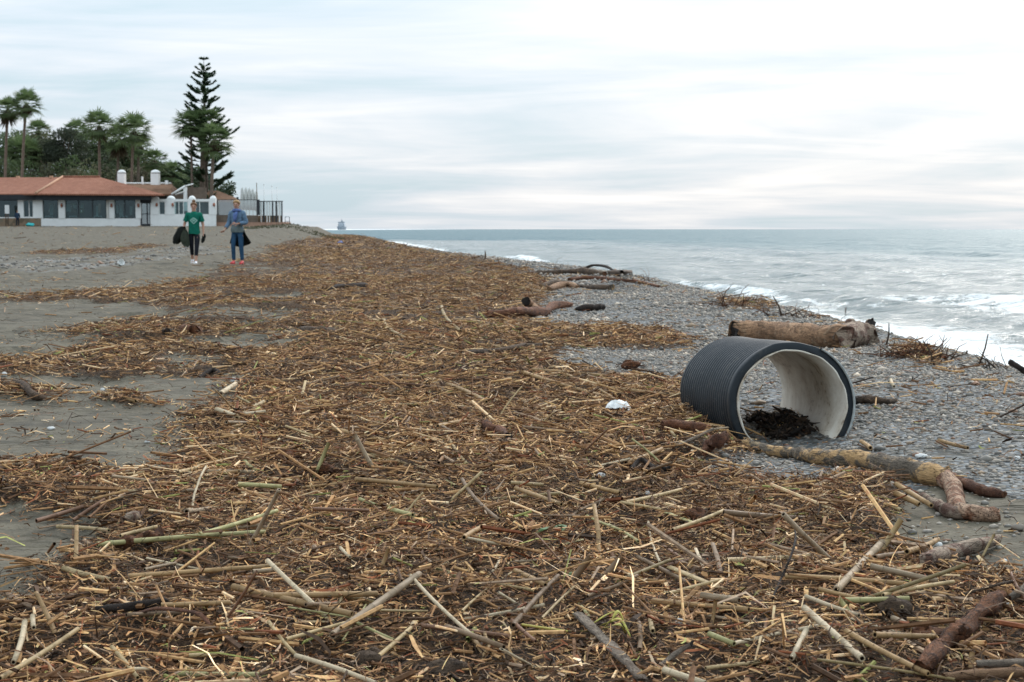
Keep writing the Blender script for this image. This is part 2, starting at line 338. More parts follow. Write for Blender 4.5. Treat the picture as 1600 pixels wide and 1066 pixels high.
# ------------------------------------------------------------------ mesh helpers
def tagged(o, label=None, cat=None, group=None, kind=None):
    for k, x in (('label', label), ('category', cat), ('group', group), ('kind', kind)):
        if x: o[k] = x
    return o
def link(name, me, mats=(), parent=None, loc=None, smooth=None):
    if not isinstance(mats, (list, tuple)): mats = [mats]
    if len(me.materials) == 0:
        for m in mats: me.materials.append(m)
    o = bpy.data.objects.new(name, me); C.objects.link(o)
    if parent is not None: o.parent = parent
    if loc is not None: o.location = loc
    return o
def empty(name, loc=(0,0,0), rz=0.0):
    o = bpy.data.objects.new(name, None); C.objects.link(o); o.location = loc; o.rotation_euler = (0, 0, rz); o.empty_display_size = 0.2; return o
def mesh_np(name, V, Fc, smooth=False, col=None, attrs=None):
    """V (n,3), Fc (m,3|4) or list of those -> mesh, by bulk copy"""
    me = bpy.data.meshes.new(name)
    Fs = Fc if isinstance(Fc, list) else [Fc]; Fs = [f for f in Fs if len(f)]
    nv = len(V); tot = sum(f.size for f in Fs); nf = sum(len(f) for f in Fs)
    me.vertices.add(nv); me.vertices.foreach_set('co', np.ascontiguousarray(V, np.float32).ravel())
    me.loops.add(tot); me.loops.foreach_set('vertex_index', np.concatenate([f.ravel() for f in Fs]).astype(np.int32))
    ln = np.concatenate([np.full(len(f), f.shape[1]) for f in Fs]); st = np.concatenate([[0], np.cumsum(ln)[:-1]])
    me.polygons.add(nf); me.polygons.foreach_set('loop_start', st.astype(np.int32))
    try: me.polygons.foreach_set('loop_total', ln.astype(np.int32))
    except Exception: pass
    me.polygons.foreach_set('use_smooth', np.full(nf, smooth, bool))
    if col is not None:
        a = me.color_attributes.new('Col', 'FLOAT_COLOR', 'POINT'); c4 = np.ones((nv, 4), np.float32); c4[:, :3] = col; a.data.foreach_set('color', c4.ravel())
    for k, x in (attrs or {}).items():
        a = me.attributes.new(k, 'FLOAT', 'POINT'); a.data.foreach_set('value', np.ascontiguousarray(x, np.float32))
    me.update(calc_edges=True); me.validate(); return me
class G:
    """collects geometry for ONE mesh"""
    def __init__(s): s.v = []; s.f = []; s.mi = []; s.sm = []
    def add(s, vs, fs, mi=0, smooth=False):
        o = len(s.v); s.v += [tuple(p) for p in vs]; s.f += [tuple(i+o for i in f) for f in fs]; s.mi += [mi]*len(fs); s.sm += [smooth]*len(fs); return s
    def box(s, a, c, mi=0):
        x0, y0, z0 = a; x1, y1, z1 = c
        return s.add([(x0,y0,z0),(x1,y0,z0),(x1,y1,z0),(x0,y1,z0),(x0,y0,z1),(x1,y0,z1),(x1,y1,z1),(x0,y1,z1)], [(0,3,2,1),(4,5,6,7),(0,1,5,4),(1,2,6,5),(2,3,7,6),(3,0,4,7)], mi)
    def tube(s, pts, rad, n=8, mi=0, cap=True, capmi=None, rough=0.0, seed=0, flat=1.0, smooth=True):
        pts = [Vector(p) for p in pts]; m = len(pts)
        if not hasattr(rad, '__len__'): rad = [rad]*m
        rr = random.Random(seed); vs = []; fs = []; up = Vector((0, 0, 1)); prev = None
        ph = rr.random()*6
        for i, p in enumerate(pts):
            d = (pts[min(i+1, m-1)]-pts[max(i-1, 0)]).normalized()
            if prev is None:
                a = d.cross(up); a = d.cross(Vector((1, 0, 0))) if a.length < 0.05 else a
            else: a = prev-d*prev.dot(d)
            a.normalize(); prev = a; bb = a.cross(d)
            for k in range(n):
                t = 2*math.pi*k/n
                q = 1+rough*(0.6*math.sin(3*t+ph+i*0.7)+0.5*(rr.random()-0.5)*2)
                jag = d*(rr.uniform(-0.7, 0.7)*rad[i]*min(1, rough*9)) if rough > 0.03 and i in (0, m-1) else Vector((0, 0, 0))
                vs.append(p+(a*math.cos(t)+bb*math.sin(t)*flat)*rad[i]*q+jag)
        for i in range(m-1):
            for k in range(n):
                k2 = (k+1) % n; fs.append((i*n+k, i*n+k2, (i+1)*n+k2, (i+1)*n+k))
        s.add(vs, fs, mi, smooth)
        if cap:
            o = len(s.v)-len(vs); cm = mi if capmi is None else capmi
            s.f += [tuple(o+k for k in range(n))[::-1], tuple(o+(m-1)*n+k for k in range(n))]; s.mi += [cm, cm]; s.sm += [False, False]
        return s
    def lathe(s, prof, n=16, center=(0,0,0), mi=0, smooth=True, axis='z'):
        vs = []; fs = []
        for r, z in prof:
            for k in range(n):
                t = 2*math.pi*k/n; vs.append((center[0]+r*math.cos(t), center[1]+r*math.sin(t), center[2]+z))
        m = len(prof)
        for i in range(m-1):
            for k in range(n):
                k2 = (k+1) % n; fs.append((i*n+k, i*n+k2, (i+1)*n+k2, (i+1)*n+k))
        return s.add(vs, fs, mi, smooth)
    def blob(s, c, r, seed=0, rough=0.15, n=10, m=7, mi=0, sq=(1,1,1)):
        rr = random.Random(seed); ph = [rr.random()*6 for _ in range(4)]; prof = []; vs = []
        for i in range(m+1):
            a = math.pi*i/m
            for k in range(n):
                t = 2*math.pi*k/n
                q = r*(1+rough*(math.sin(2*t+ph[0]+a*2)+0.7*math.sin(3*t+ph[1]-a*3)+0.5*math.sin(5*a+ph[2]+t))/1.5)
                vs.append((c[0]+q*sq[0]*math.sin(a)*math.cos(t), c[1]+q*sq[1]*math.sin(a)*math.sin(t), c[2]-q*sq[2]*math.cos(a)))
        fs = [(i*n+k, i*n+(k+1) % n, (i+1)*n+(k+1) % n, (i+1)*n+k) for i in range(m) for k in range(n)]
        return s.add(vs, fs, mi, True)
    def mesh(s, name, origin=(0,0,0), col=None):
        me = bpy.data.meshes.new(name); ox, oy, oz = origin
        me.from_pydata([(x-ox, y-oy, z-oz) for x, y, z in s.v], [], s.f)
        me.polygons.foreach_set('material_index', s.mi); me.polygons.foreach_set('use_smooth', s.sm)
        if col is not None:
            a = me.color_attributes.new('Col', 'FLOAT_COLOR', 'POINT'); cc = np.ones((len(s.v), 4), np.float32); cc[:, :3] = np.array(col); a.data.foreach_set('color', cc.ravel())
        me.update(); return me
    def build(s, name, mats, parent=None, origin=(0,0,0), col=None, loc=None):
        return link(name, s.mesh(name, origin, col), mats, parent, loc if loc is not None else (origin if parent is None else None))
def thing(name, g, mats, label, cat, origin, group=None, col=None):
    return tagged(g.build(name, mats, None, origin, col), label, cat, group)
# ------------------------------------------------------------------ the beach: one sheet, lookup grid kept for placing things
GY = np.concatenate([np.linspace(-6, 1.9, 10), 2.0*np.exp(np.linspace(0, math.log(215), 440))])
GT = np.linspace(-1, 1, 305)
def half_w(Y): return np.maximum(12, 0.9*Y+8)
GX = half_w(GY)[:, None]*np.sign(GT)*np.abs(GT)**1.8
GYY = np.repeat(GY[:, None], len(GT), 1)
_z, _lit, _gr, _st = H(GX.ravel(), GYY.ravel(), True)
GZ = _z.reshape(GX.shape); GL = _lit.reshape(GX.shape); GG = _gr.reshape(GX.shape)
def lookup(x, y, A):
    x = np.asarray(x, float); y = np.asarray(y, float)
    i = np.clip(np.searchsorted(GY, y)-1, 0, len(GY)-2); fy = np.clip((y-GY[i])/(GY[i+1]-GY[i]), 0, 1)
    def row(ii):
        u = x/half_w(GY[ii]); t = np.sign(u)*np.abs(np.clip(u, -1, 1))**(1/1.8)
        q = np.clip((t+1)/2*(len(GT)-1), 0, len(GT)-1.001); j = q.astype(int)
        x0 = GX[ii, j]; x1 = GX[ii, j+1]; f = np.clip((x-x0)/(x1-x0), 0, 1)
        return A[ii, j]*(1-f)+A[ii, j+1]*f
    return row(i)*(1-fy)+row(i+1)*fy
def H1(x, y): return float(lookup(np.array([x]), np.array([y]), GZ)[0])
def grid_faces(nr, nc):
    i = np.arange(nr-1)[:, None]*nc+np.arange(nc-1)[None]; i = i.ravel()
    return np.stack([i, i+1, i+nc+1, i+nc], 1)
me = mesh_np('beach', np.stack([GX.ravel(), GYY.ravel(), GZ.ravel()], 1), grid_faces(*GX.shape), True, attrs={'litter': _lit, 'gravel': _gr, 'stones': _st})
tagged(link('beach', me, MATS['beach_ground']), kind='structure')

# ------------------------------------------------------------------ the sea
SY = 5.0*np.exp(np.linspace(0, math.log(2600), 530)); ST = np.linspace(0, 1, 310)
left = crest(np.minimum(SY, 420))+0.8; bl = sstep(260, 420, SY); left = left*(1-bl)+(-1.3*SY)*bl
wid = (26+0.62*SY)*(1-bl)+bl*2.3*SY
SX = left[:, None]+wid[:, None]*ST[None]**1.6; SYY = np.repeat(SY[:, None], len(ST), 1)
off = SX-crest(np.minimum(SYY, 420))-2.8                      # distance out from the waterline
off = off+300*sstep(255, 300, SYY)
def sea(x, y, o):
    al = x*0.25+y                                            # along-shore coordinate
    wob = 5.5*(fbm(al*0.035, o*0.05, 3, 91)-0.5)+1.3*(fbm(al*0.16, o*0.2, 2, 92)-0.5)
    q = o+wob
    z = np.zeros_like(x); foam = np.zeros_like(x)
    for k, (c, a, wd) in enumerate(((4.0, 0.12, 0.9), (6.3, 0.42, 1.2), (16.5, 0.24, 1.9), (26, 0.20, 2.6), (39, 0.18, 3.4), (56, 0.16, 4.5))):
        d = q-c; mod = sstep(0.40, 0.64, fbm(al*0.06+k*9.1+2.3, o*0.03, 3, 95+k))
        if k == 1: mod = np.maximum(mod*0.35, np.exp(-((al-36)/9)**2))
        if k == 2: mod = np.maximum(mod, 0.9*np.exp(-((al-62)/16)**2))
        prof = np.where(d < 0, np.exp(-(d/(wd*0.55))**2), np.exp(-(d/(wd*1.5))**2))
        z += a*mod*prof
        if k < 4:
            br = (0.80, 0.85, 0.30, 0.12)[k]
            foam = np.maximum(foam, br*mod*np.where(d < 0, np.exp(-(d/(wd*1.5))**2), np.exp(-(d/(wd*0.40))**2)))
    cw = np.clip(1.25-y/420, 0, 1)*sstep(0, 5, o)
    rid = lambda n: (1-np.abs(2*n-1))**2
    z += cw*(0.28*(rid(fbm(o*0.15+2, al*0.045, 3, 101))-0.45)+0.10*(rid(fbm(o*0.5, al*0.13, 3, 102))-0.45)+0.07*(fbm(x*1.3, y*1.1, 2, 103)-0.5))
    z += 0.8*sstep(40, 150, o)*np.clip(1-y/1200, 0, 1)*(fbm(x*0.03, y*0.07, 3, 107)-0.5)
    z += 0.13*sstep(3.0, 0.0, o)
    foam = np.maximum(foam, sstep(4.6, 1.2, o+2.2*(fbm(al*0.2, o*0.3, 3, 120)-0.5)))
    foam = np.maximum(foam, 0.27*sstep(30, 6, o)*sstep(0.46, 0.66, fbm(al*0.10, o*0.22, 3, 130)))
    foam = np.maximum(foam, 0.10*sstep(120, 30, o)*sstep(0.56, 0.7, fbm(x*0.08, y*0.2, 3, 140)))
    return z, foam
sz, sf = sea(SX.ravel(), SYY.ravel(), off.ravel())
me = mesh_np('sea', np.stack([SX.ravel(), SYY.ravel(), sz], 1), grid_faces(*SX.shape), True, attrs={'foam': sf, 'deep': sstep(3, 50, off.ravel())})
tagged(link('sea', me, MATS['sea_water']), kind='structure')

# ------------------------------------------------------------------ loose litter nobody could count: strips, stalks and crumbs
PAL = np.array([1.18, 0.985, 0.83])*np.array([(.030,.020,.013),(.062,.038,.022),(.115,.068,.037),(.17,.105,.055),(.27,.175,.09),(.40,.285,.15),(.56,.46,.31),(.155,.06,.028),(.25,.205,.16),(.20,.235,.085)])
PWT = np.array([.19,.18,.15,.12,.125,.105,.05,.05,.03,.01]); PWT = PWT/PWT.sum()
def scatter(n, y0, y1, fmask, spread=0.42):
    out = []; got = 0
    while got < n:
        m = int((n-got)*1.8)+500
        y = np.sqrt(RNG.uniform(y0*y0, y1*y1, m)); x = RNG.uniform(-1, 1, m)*(spread*y+0.3)
        k = RNG.random(m) < fmask(x, y); out.append(np.stack([x[k], y[k]], 1)); got += k.sum()
        if len(out) > 60: break
    return np.concatenate(out)[:n]
pa = np.array(PIPE_N); pb = np.array(PIPE_F)
def near_pipe(x, y, r=0.29):
    d = (pb-pa)[:2]; Lp = np.hypot(*d); d = d/Lp
    t = (x-pa[0])*d[0]+(y-pa[1])*d[1]; s = np.abs((x-pa[0])*d[1]-(y-pa[1])*d[0]); return (s < r) & (t > -0.03) & (t < Lp+0.03)
def litmask(x, y):
    w_ = 0.12*np.clip(y/5, 1, 8)
    m = lookup(x, y, GL); g = lookup(x, y, GG)
    halo = sum(lookup(x+a*w_, y+c*w_, GL) for a, c in ((1,0),(-1,0),(0,1.6),(0,-1.6)))/4
    m = np.maximum(m, 0.4*halo*sstep(0.35, 0.6, fbm(x*3, y*3, 2, 207))); s = crest(y)-x
    patch = sstep(0.5, 0.66, fbm(x*1.1, y*1.1, 3, 201))
    m = np.maximum(m, 0.022+0.06*patch*(1-g)+0.05*sstep(1.2, 0.3, np.abs(s-0.5))*patch)
    return np.where(near_pipe(x, y), 0.05, m)*(s > 0)
def colours(n, x, y):
    ci = RNG.choice(len(PAL), n, p=PWT); c = PAL[ci]*RNG.uniform(0.75, 1.3, (n, 1))
    tone = np.clip(0.08+1.3*fbm(x*0.9, y*0.9, 3, 301)+1.3*fbm(x*4.2, y*4.2, 2, 305), 0.25, 2.6)                       # whole drifts are older and darker or fresher
    return c*tone[:, None]
def frames(n, pitch):
    az = RNG.uniform(0, 2*math.pi, n); pt = RNG.normal(0, 1, n)*pitch
    d = np.stack([np.cos(az)*np.cos(pt), np.sin(az)*np.cos(pt), np.sin(pt)], 1)
    up = np.tile([0, 0, 1.0], (n, 1)); s = np.cross(d, up); s /= np.linalg.norm(s, axis=1)[:, None]+1e-9; w = np.cross(s, d)
    ro = RNG.uniform(-1.0, 1.0, n)[:, None]; return d, s*np.cos(ro)+w*np.sin(ro), -s*np.sin(ro)+w*np.cos(ro)
LV, LQ, LC = [], [], []; LN = [0]
def put(V, Q, Cc): LV.append(V); LQ.append(Q+LN[0]); LC.append(Cc); LN[0] += len(V)
def strips(P, sc_, hi):
    n = len(P); d, s, w = frames(n, 0.22)
    ln = np.clip(RNG.lognormal(-3.55, 0.6, n), 0.008, 0.16)*sc_; wd = np.clip(RNG.lognormal(-6.35, 0.55, n), 0.0005, 0.007)*min(sc_, 1.4)*(0.6 if sc_ == 2.4 else 1.0)*max(1.0, sc_/2.2)
    z = lookup(P[:, 0], P[:, 1], GZ)+0.002*sc_+np.abs(RNG.normal(0, hi, n))+np.abs(d[:, 2])*ln*0.35
    c = np.column_stack([P, z]); bend = w*(RNG.normal(0, 0.16, n)*ln)[:, None]+s*(RNG.normal(0, 0.10, n)*ln)[:, None]
    hw = s*wd[:, None]; hl = d*(ln/2)[:, None]
    V = np.stack([c-hl-hw*0.7, c-hl+hw*0.7, c+bend-hw, c+bend+hw, c+hl-hw*0.4, c+hl+hw*0.4], 1).reshape(-1, 3)
    b0 = np.arange(n)[:, None]*6; Q = np.concatenate([b0+np.array([0,1,3,2]), b0+np.array([2,3,5,4])])
    put(V, Q, np.repeat(colours(n, P[:, 0], P[:, 1]), 6, 0))
def stalks(P, sc_, hi, bright=1.0, k=5):
    n = len(P); d, s, w = frames(n, 0.16)
    ln = np.clip(RNG.lognormal(-2.7, 0.55, n), 0.02, 0.32)*sc_; r = RNG.uniform(0.0014, 0.0052, n)*sc_**0.85
    z = lookup(P[:, 0], P[:, 1], GZ)+r*0.6+np.abs(RNG.normal(0, hi, n))+np.abs(d[:, 2])*ln*0.4
    c = np.column_stack([P, z]); V = []
    for e, q in ((-1, 1.0), (1, 0.86)):
        for i in range(k):
            t = 2*math.pi*i/k; V.append(c+d*(e*ln/2)[:, None]+(s*math.cos(t)+w*math.sin(t))*(r*q)[:, None])
    V = np.stack(V, 1).reshape(-1, 3); b0 = np.arange(n)[:, None]*(2*k)
    Q = np.concatenate([b0+np.array([i, (i+1) % k, k+(i+1) % k, k+i]) for i in range(k)])
    ci = RNG.choice(len(PAL), n, p=np.array([.02,.08,.15,.17,.22,.17,.07,.04,.06,.02]))
    put(V, Q, np.repeat(PAL[ci]*RNG.uniform(0.95, 1.5, (n, 1))*bright, 2*k, 0))
for y0, y1, ns, ntb, s_, hi in ((2.7, 4.2, 34000, 1500, 0.85, 0.013), (4.2, 5.8, 38000, 1800, 0.85, 0.013), (5.8, 9, 44000, 4300, 1.0, 0.014), (9, 16, 46000, 6600, 1.3, 0.014),
                                (16, 32, 40000, 5600, 1.75, 0.014), (32, 75, 30000, 2600, 2.7, 0.012), (75, 260, 9000, 400, 6.5, 0.03)):
    strips(scatter(ns, y0, y1, litmask), s_, hi); stalks(scatter(ntb, y0, y1, litmask), s_, hi*1.3)
for y0, y1, n_ in ((2.7, 4.5, 1500), (4.5, 6.5, 1700), (6.5, 10, 1700)):
    strips(scatter(n_, y0, y1, litmask), 2.4, 0.016); stalks(scatter(n_//6, y0, y1, litmask), 1.7, 0.016)
def fibres(P, sc_):
    n = len(P); m = 6; az = RNG.uniform(0, 6.283, n); el = RNG.normal(0.12, 0.35, n); p = np.column_stack([P, lookup(P[:, 0], P[:, 1], GZ)+0.012]); pts = [p]
    ln = np.clip(RNG.lognormal(-2.2, 0.5, n), 0.04, 0.3)*sc_/m
    for k in range(m-1):
        az = az+RNG.normal(0, 0.45, n); el = el*0.6+RNG.normal(-0.12, 0.3, n); p = p+np.stack([np.cos(az)*np.cos(el), np.sin(az)*np.cos(el), np.sin(el)], 1)*ln[:, None]
        p[:, 2] = np.maximum(p[:, 2], lookup(p[:, 0], p[:, 1], GZ)+0.006); pts.append(p.copy())
    w_ = RNG.uniform(0.0007, 0.0024, n)*sc_; V = []
    for k, q in enumerate(pts):
        sd_ = np.stack([-np.sin(az), np.cos(az), RNG.uniform(-.5, .5, n)], 1)*(w_*(1-0.6*k/m))[:, None]; V += [q-sd_, q+sd_]
    V = np.stack(V, 1).reshape(-1, 3); b0 = np.arange(n)[:, None]*(2*m)
    put(V, np.concatenate([b0+np.array([2*k, 2*k+1, 2*k+3, 2*k+2]) for k in range(m-1)]), np.repeat(colours(n, P[:, 0], P[:, 1])*1.15, 2*m, 0))
fibres(scatter(3400, 2.7, 5.5, litmask), 1.0); fibres(scatter(3400, 5.5, 11, litmask), 1.2)
me = mesh_np('reed_litter', np.concatenate(LV), np.concatenate(LQ), False, np.concatenate(LC))
tagged(link('reed_litter', me, M_litter), 'brown drift of broken reed litter covering the beach', 'reed litter', kind='stuff')

# ------------------------------------------------------------------ shingle: real stones where they can still be told apart
ico = bmesh.new(); bmesh.ops.create_icosphere(ico, subdivisions=1, radius=1.0)
IV = np.array([v.co[:] for v in ico.verts]); IF = np.array([[v.index for v in f.verts] for f in ico.faces]); ico.free()
octa = bmesh.new(); bmesh.ops.create_icosphere(octa, subdivisions=1, radius=1.0); octa.free()
OV = np.array([(1,0,0),(0,1,0),(-1,0,0),(0,-1,0),(0,0,1),(0,0,-1)], float); OF = np.array([(0,1,4),(1,2,4),(2,3,4),(3,0,4),(1,0,5),(2,1,5),(3,2,5),(0,3,5)])
SPAL = np.array([1.18, 0.985, 0.83])*np.array([(.075,.085,.093),(.13,.145,.157),(.185,.2,.213),(.24,.255,.262),(.19,.165,.135),(.33,.335,.33),(.16,.11,.085),(.5,.5,.48)])
SW = np.array([.17,.26,.25,.15,.08,.045,.035,.008])
PVs, PFs, PCs = [], [], []; PNn = [0]
def stones(P, size, BV, BF, sink=0.25, tone=1.0):
    n = len(P); a = np.clip(RNG.lognormal(math.log(size), 0.42, n), size*0.4, size*3.4)
    az = RNG.uniform(0, 2*math.pi, n); ca, sa = np.cos(az), np.sin(az)
    fx = RNG.uniform(0.9, 1.35, n)*a; fy = RNG.uniform(0.65, 1.0, n)*a; fz = RNG.uniform(0.38, 0.7, n)*a
    Q = BV[None]*(1+RNG.uniform(-0.17, 0.17, (n, len(BV), 1)))
    X = Q[:, :, 0]*fx[:, None]; Y = Q[:, :, 1]*fy[:, None]; Z = Q[:, :, 2]*fz[:, None]
    z0 = lookup(P[:, 0], P[:, 1], GZ)+fz*(0.5-sink)
    V = np.stack([X*ca[:, None]-Y*sa[:, None]+P[:, :1], X*sa[:, None]+Y*ca[:, None]+P[:, 1:], Z+z0[:, None]], 2).reshape(-1, 3)
    c = SPAL[RNG.choice(len(SPAL), n, p=SW/SW.sum())]*RNG.uniform(0.85, 1.4, (n, 1))*np.array([1.02, 1.0, 0.95])*tone
    PVs.append(V); PFs.append((np.arange(n)[:, None, None]*len(BV)+BF[None]).reshape(-1, 3)+PNn[0]); PCs.append(np.repeat(c, len(BV), 0)); PNn[0] += len(V)
def gmask(x, y):
    g = lookup(x, y, GG)*(1-0.92*lookup(x, y, GL)); thin = sstep(0.62, 0.42, fbm(x*1.5, y*1.5, 3, 401))
    px, py = proj(x, y, 1.0+0*x)
    low = inpoly(px, py, [(1330,750),(1900,770),(2200,1000),(1600,905),(1430,880),(1410,800)])*0.10
    return np.maximum(g*(0.25+0.75*thin), low)*np.where(near_pipe(x, y), 0.7, 1.0)*((crest(y)-x) > -1.2)
stones(scatter(12500, 4.5, 8.5, gmask, 0.5), 0.0072, IV, IF)
stones(scatter(700, 4.5, 9, gmask, 0.5), 0.014, IV, IF)
stones(scatter(17000, 8.5, 13, gmask), 0.009, OV*1.15, OF)
stones(scatter(450, 9, 14, gmask), 0.017, IV, IF)
stones(scatter(17000, 13, 26, gmask), 0.013, OV*1.15, OF)
stones(scatter(5000, 26, 60, gmask), 0.024, OV*1.15, OF)
def smask(x, y): return lookup(x, y, GSt)
GSt = _st.reshape(GX.shape)
stones(scatter(1600, 30, 75, smask, 0.5), 0.035, OV*1.15, OF, 0.25, 0.8)
me = mesh_np('shingle', np.concatenate(PVs), np.concatenate(PFs), True, np.concatenate(PCs))
tagged(link('shingle', me, M_pebble), 'grey shingle stones spread over the beach berm', 'shingle', kind='stuff')
# ------------------------------------------------------------------ the pipe
def make_pipe():
    ax = (PIPE_F-PIPE_N); Lp = ax.length; d = ax.normalized()
    root = empty('drain_pipe', (PIPE_N.x, PIPE_N.y, H1(PIPE_N.x, PIPE_N.y)))
    tagged(root, 'short length of black ribbed drain pipe with white lining, half sunk in shingle', 'pipe')
    side = d.cross(Vector((0,0,1))).normalized(); up = side.cross(d)
    o = Vector(root.location)
    def ring(r, t, n, wob=0.0, ph=0.0):
        return [PIPE_N+d*t+(side*math.cos(a)+up*math.sin(a))*(r*(1+0.016*math.cos(2*a+0.6)+0.004*math.sin(5*a+t*6)+0.003*math.sin(3*a-t*9))+wob*math.sin(7*a+ph)+wob*0.6*math.sin(17*a+2*ph))-o for a in (2*math.pi*k/n for k in range(n))]
    def sweep(prof, n, mi=0, wobs=None):
        g = G(); vs = []
        for i, (r, t) in enumerate(prof): vs += ring(r, t, n, (wobs or {}).get(i, 0), i*0.4)
        fs = [(i*n+k, (i+1)*n+k, (i+1)*n+(k+1) % n, i*n+(k+1) % n) for i in range(len(prof)-1) for k in range(n)]
        return g.add(vs, fs, mi, True)
    n = 96; Ro = PIPE_R; Ri = Ro-0.040; nr = 23; pit = (Lp-0.075)/nr
    prof = [(Ri+0.004, 0.004), (Ro-0.004, 0.0), (Ro, 0.004), (Ro, 0.05)]
    for i in range(nr):
        t = 0.055+i*pit
        prof += [(Ro-0.009, t+0.004), (Ro-0.009, t+pit*0.22), (Ro-0.003, t+pit*0.34), (Ro, t+pit*0.5), (Ro, t+pit*0.82), (Ro-0.003, t+pit*0.94)]
    prof += [(Ro-0.004, Lp), (Ri+0.004, Lp)]
    sweep(prof, n, wobs={0: 0.002, 1: 0.0025, 2: 0.002}).build('ribbed_shell', M_pipe, root)
    sweep([(Ri+0.003, Lp+0.004), (Ri-0.004, Lp+0.004), (Ri-0.004, 0.3), (Ri-0.004, -0.012), (Ri+0.003, -0.012), (Ri+0.003, 0.01)], n, wobs={3: 0.0025, 4: 0.0025}).build('lining', M_lining, root)
    # torn lip of the outer wall on the upper right of the near rim
    g = G(); vs = []; a0, a1, m = R(-40), R(62), 40
    rr = random.Random(3)
    for i in range(m+1):
        a = a0+(a1-a0)*i/m; rr_ = 0.006+0.005*rr.random()
        for r, t in ((Ro+0.001, 0.03), (Ro+0.004, -0.004-rr_), (Ro-0.003, -0.004-rr_), (Ro-0.004, 0.006)):
            vs.append(PIPE_N+d*t+(side*math.cos(a)+up*math.sin(a))*r*(1+0.012*math.cos(2*a+0.6))-o)
    fs = [(i*4+k, i*4+k+1, i*4+5+k, i*4+4+k) for i in range(m) for k in range(3)]
    g.add(vs, fs, 0, True).build('torn_lip', M_torn, root)
    return root, d, side, up
pipe, PD, PS, PU = make_pipe()

# ------------------------------------------------------------------ driftwood, each piece its own thing
def wpath(pts, mode='lie'):
    """pixel path (px, py, half width px[, lift m]) -> points resting on the beach, radii in metres"""
    P = []; Rr = []
    for q in pts:
        px, py, rp = q[:3]; lift = q[3] if len(q) > 3 else 0.0
        r = rp*6/F; g0 = hit(px, py); lift += (0.022 if py > 700 else 0.012 if py > 560 else 0.0)*float(lookup(np.array([g0.x]), np.array([g0.y]), GL)[0])
        for _ in range(4):
            h = hit(px, py, r*0.85+lift); r = rp*h.y/F
        P.append(h); Rr.append(r)
    return P, Rr
def spline(P, Rr, k=5):
    m = len(P); out = []; ro = []
    for i in range(m-1):
        p0, p1, p2, p3 = P[max(i-1, 0)], P[i], P[i+1], P[min(i+2, m-1)]
        for j in range(k):
            t = j/k; out.append(0.5*((2*p1)+(p2-p0)*t+(2*p0-5*p1+4*p2-p3)*t*t+(3*p1-p0-3*p2+p3)*t**3)); ro.append(Rr[i]*(1-t)+Rr[i+1]*t)
    out.append(P[-1]); ro.append(Rr[-1]); return out, ro
def log(name, label, cat, pts, mats, seed=1, rough=0.08, n=14, k=5, parts=(), group=None, flat=1.0, plain_end=False):
    P, Rr = wpath(pts); o = P[len(P)//2].copy(); o.z = H1(o.x, o.y)
    S, Q = spline(P, Rr, k); rk = random.Random(seed); ph = rk.random()*6
    Q = [q*(1+0.9*rough*math.sin(i*0.9+ph)+1.1*rough*rk.uniform(-1, 1)) for i, q in enumerate(Q)]
    mats = mats if isinstance(mats, (list, tuple)) else [mats, M_cut]
    g = G().tube([p-o for p in S], Q, n, 0, True, 1 if len(mats) > 1 else 0, rough, seed, flat)
    if plain_end: g.mi[-1] = 0
    if not parts:
        return tagged(g.build(name, mats, None, (0,0,0), None, o), label, cat, group)
    root = tagged(empty(name, o), label, cat, group); g.build('trunk', mats, root)
    for pn, ppts, pm, pr in parts:
        P2, R2 = wpath(ppts); S2, Q2 = spline(P2, R2, k)
        pm = pm if isinstance(pm, (list, tuple)) else [pm, M_cut]
        G().tube([p-o for p in S2], [q*(1+0.45*pr*math.sin(i*1.1+seed)+0.5*pr*random.Random(i+seed).uniform(-1, 1)) for i, q in enumerate(Q2)], 14, 0, True, 1 if len(pm) > 1 else 0, pr, seed+3).build(pn, pm, root)
    return root
# big log behind the pipe
log('driftwood_log', 'thick bleached log with a charred cut end lying behind the black pipe', 'log',
    [(1146,520,18),(1160,519,17.5),(1200,519,17),(1260,524,18),(1310,527,19),(1330,525,15)], [M_logtan, M_char], 3, 0.06, 20, k=7, plain_end=True, parts=(
    ('knotted_fork', [(1322,528,19),(1338,522,20),(1352,522,17),(1362,527,12)], [M_mottle, M_mottle], 0.16),
    ('branch_stub', [(1335,516,9,.04),(1331,508,9,.11),(1327,505,8,.13)], [M_mottle, M_char], 0.1),
    ('branch_stub', [(1350,518,8,.03),(1358,508,8,.10),(1362,504,7,.13)], [M_mottle, M_char], 0.1)))
log('forked_branch', 'long peeling branch lying before the pipe, ending in a split pink fork', 'branch',
    [(1165,693,8),(1200,704,9),(1245,709,10),(1268,713,12),(1310,717,14),(1347,719,15),(1390,728,17),(1431,737,18),(1470,745,17),(1482,747,16)], [M_fork, M_greywood], 5, 0.085, 20, k=8, parts=(
    ('split_limb', [(1478,748,15),(1490,762,14),(1493,780,13),(1502,798,13),(1530,803,13),(1562,806,11)], [M_pink, M_pink], 0.12),
    ('root_limb', [(1440,774,5),(1462,787,8),(1487,800,11),(1510,803,10)], [M_mottle, M_cut], 0.16),
    ('side_limb', [(1486,747,9),(1510,757,9),(1540,768,9),(1569,773,6)], [M_redwood, M_cut], 0.14)))
log('short_log', 'short mottled log on bare sand with a red hollow end', 'log',
    [(1443,877,11,.02),(1455,872,12.5,.02),(1490,862,13,.016),(1525,852,12,.012),(1552,846,8,.01),(1562,838,4,.02)], [M_mottle, M_cut], 8, 0.09)
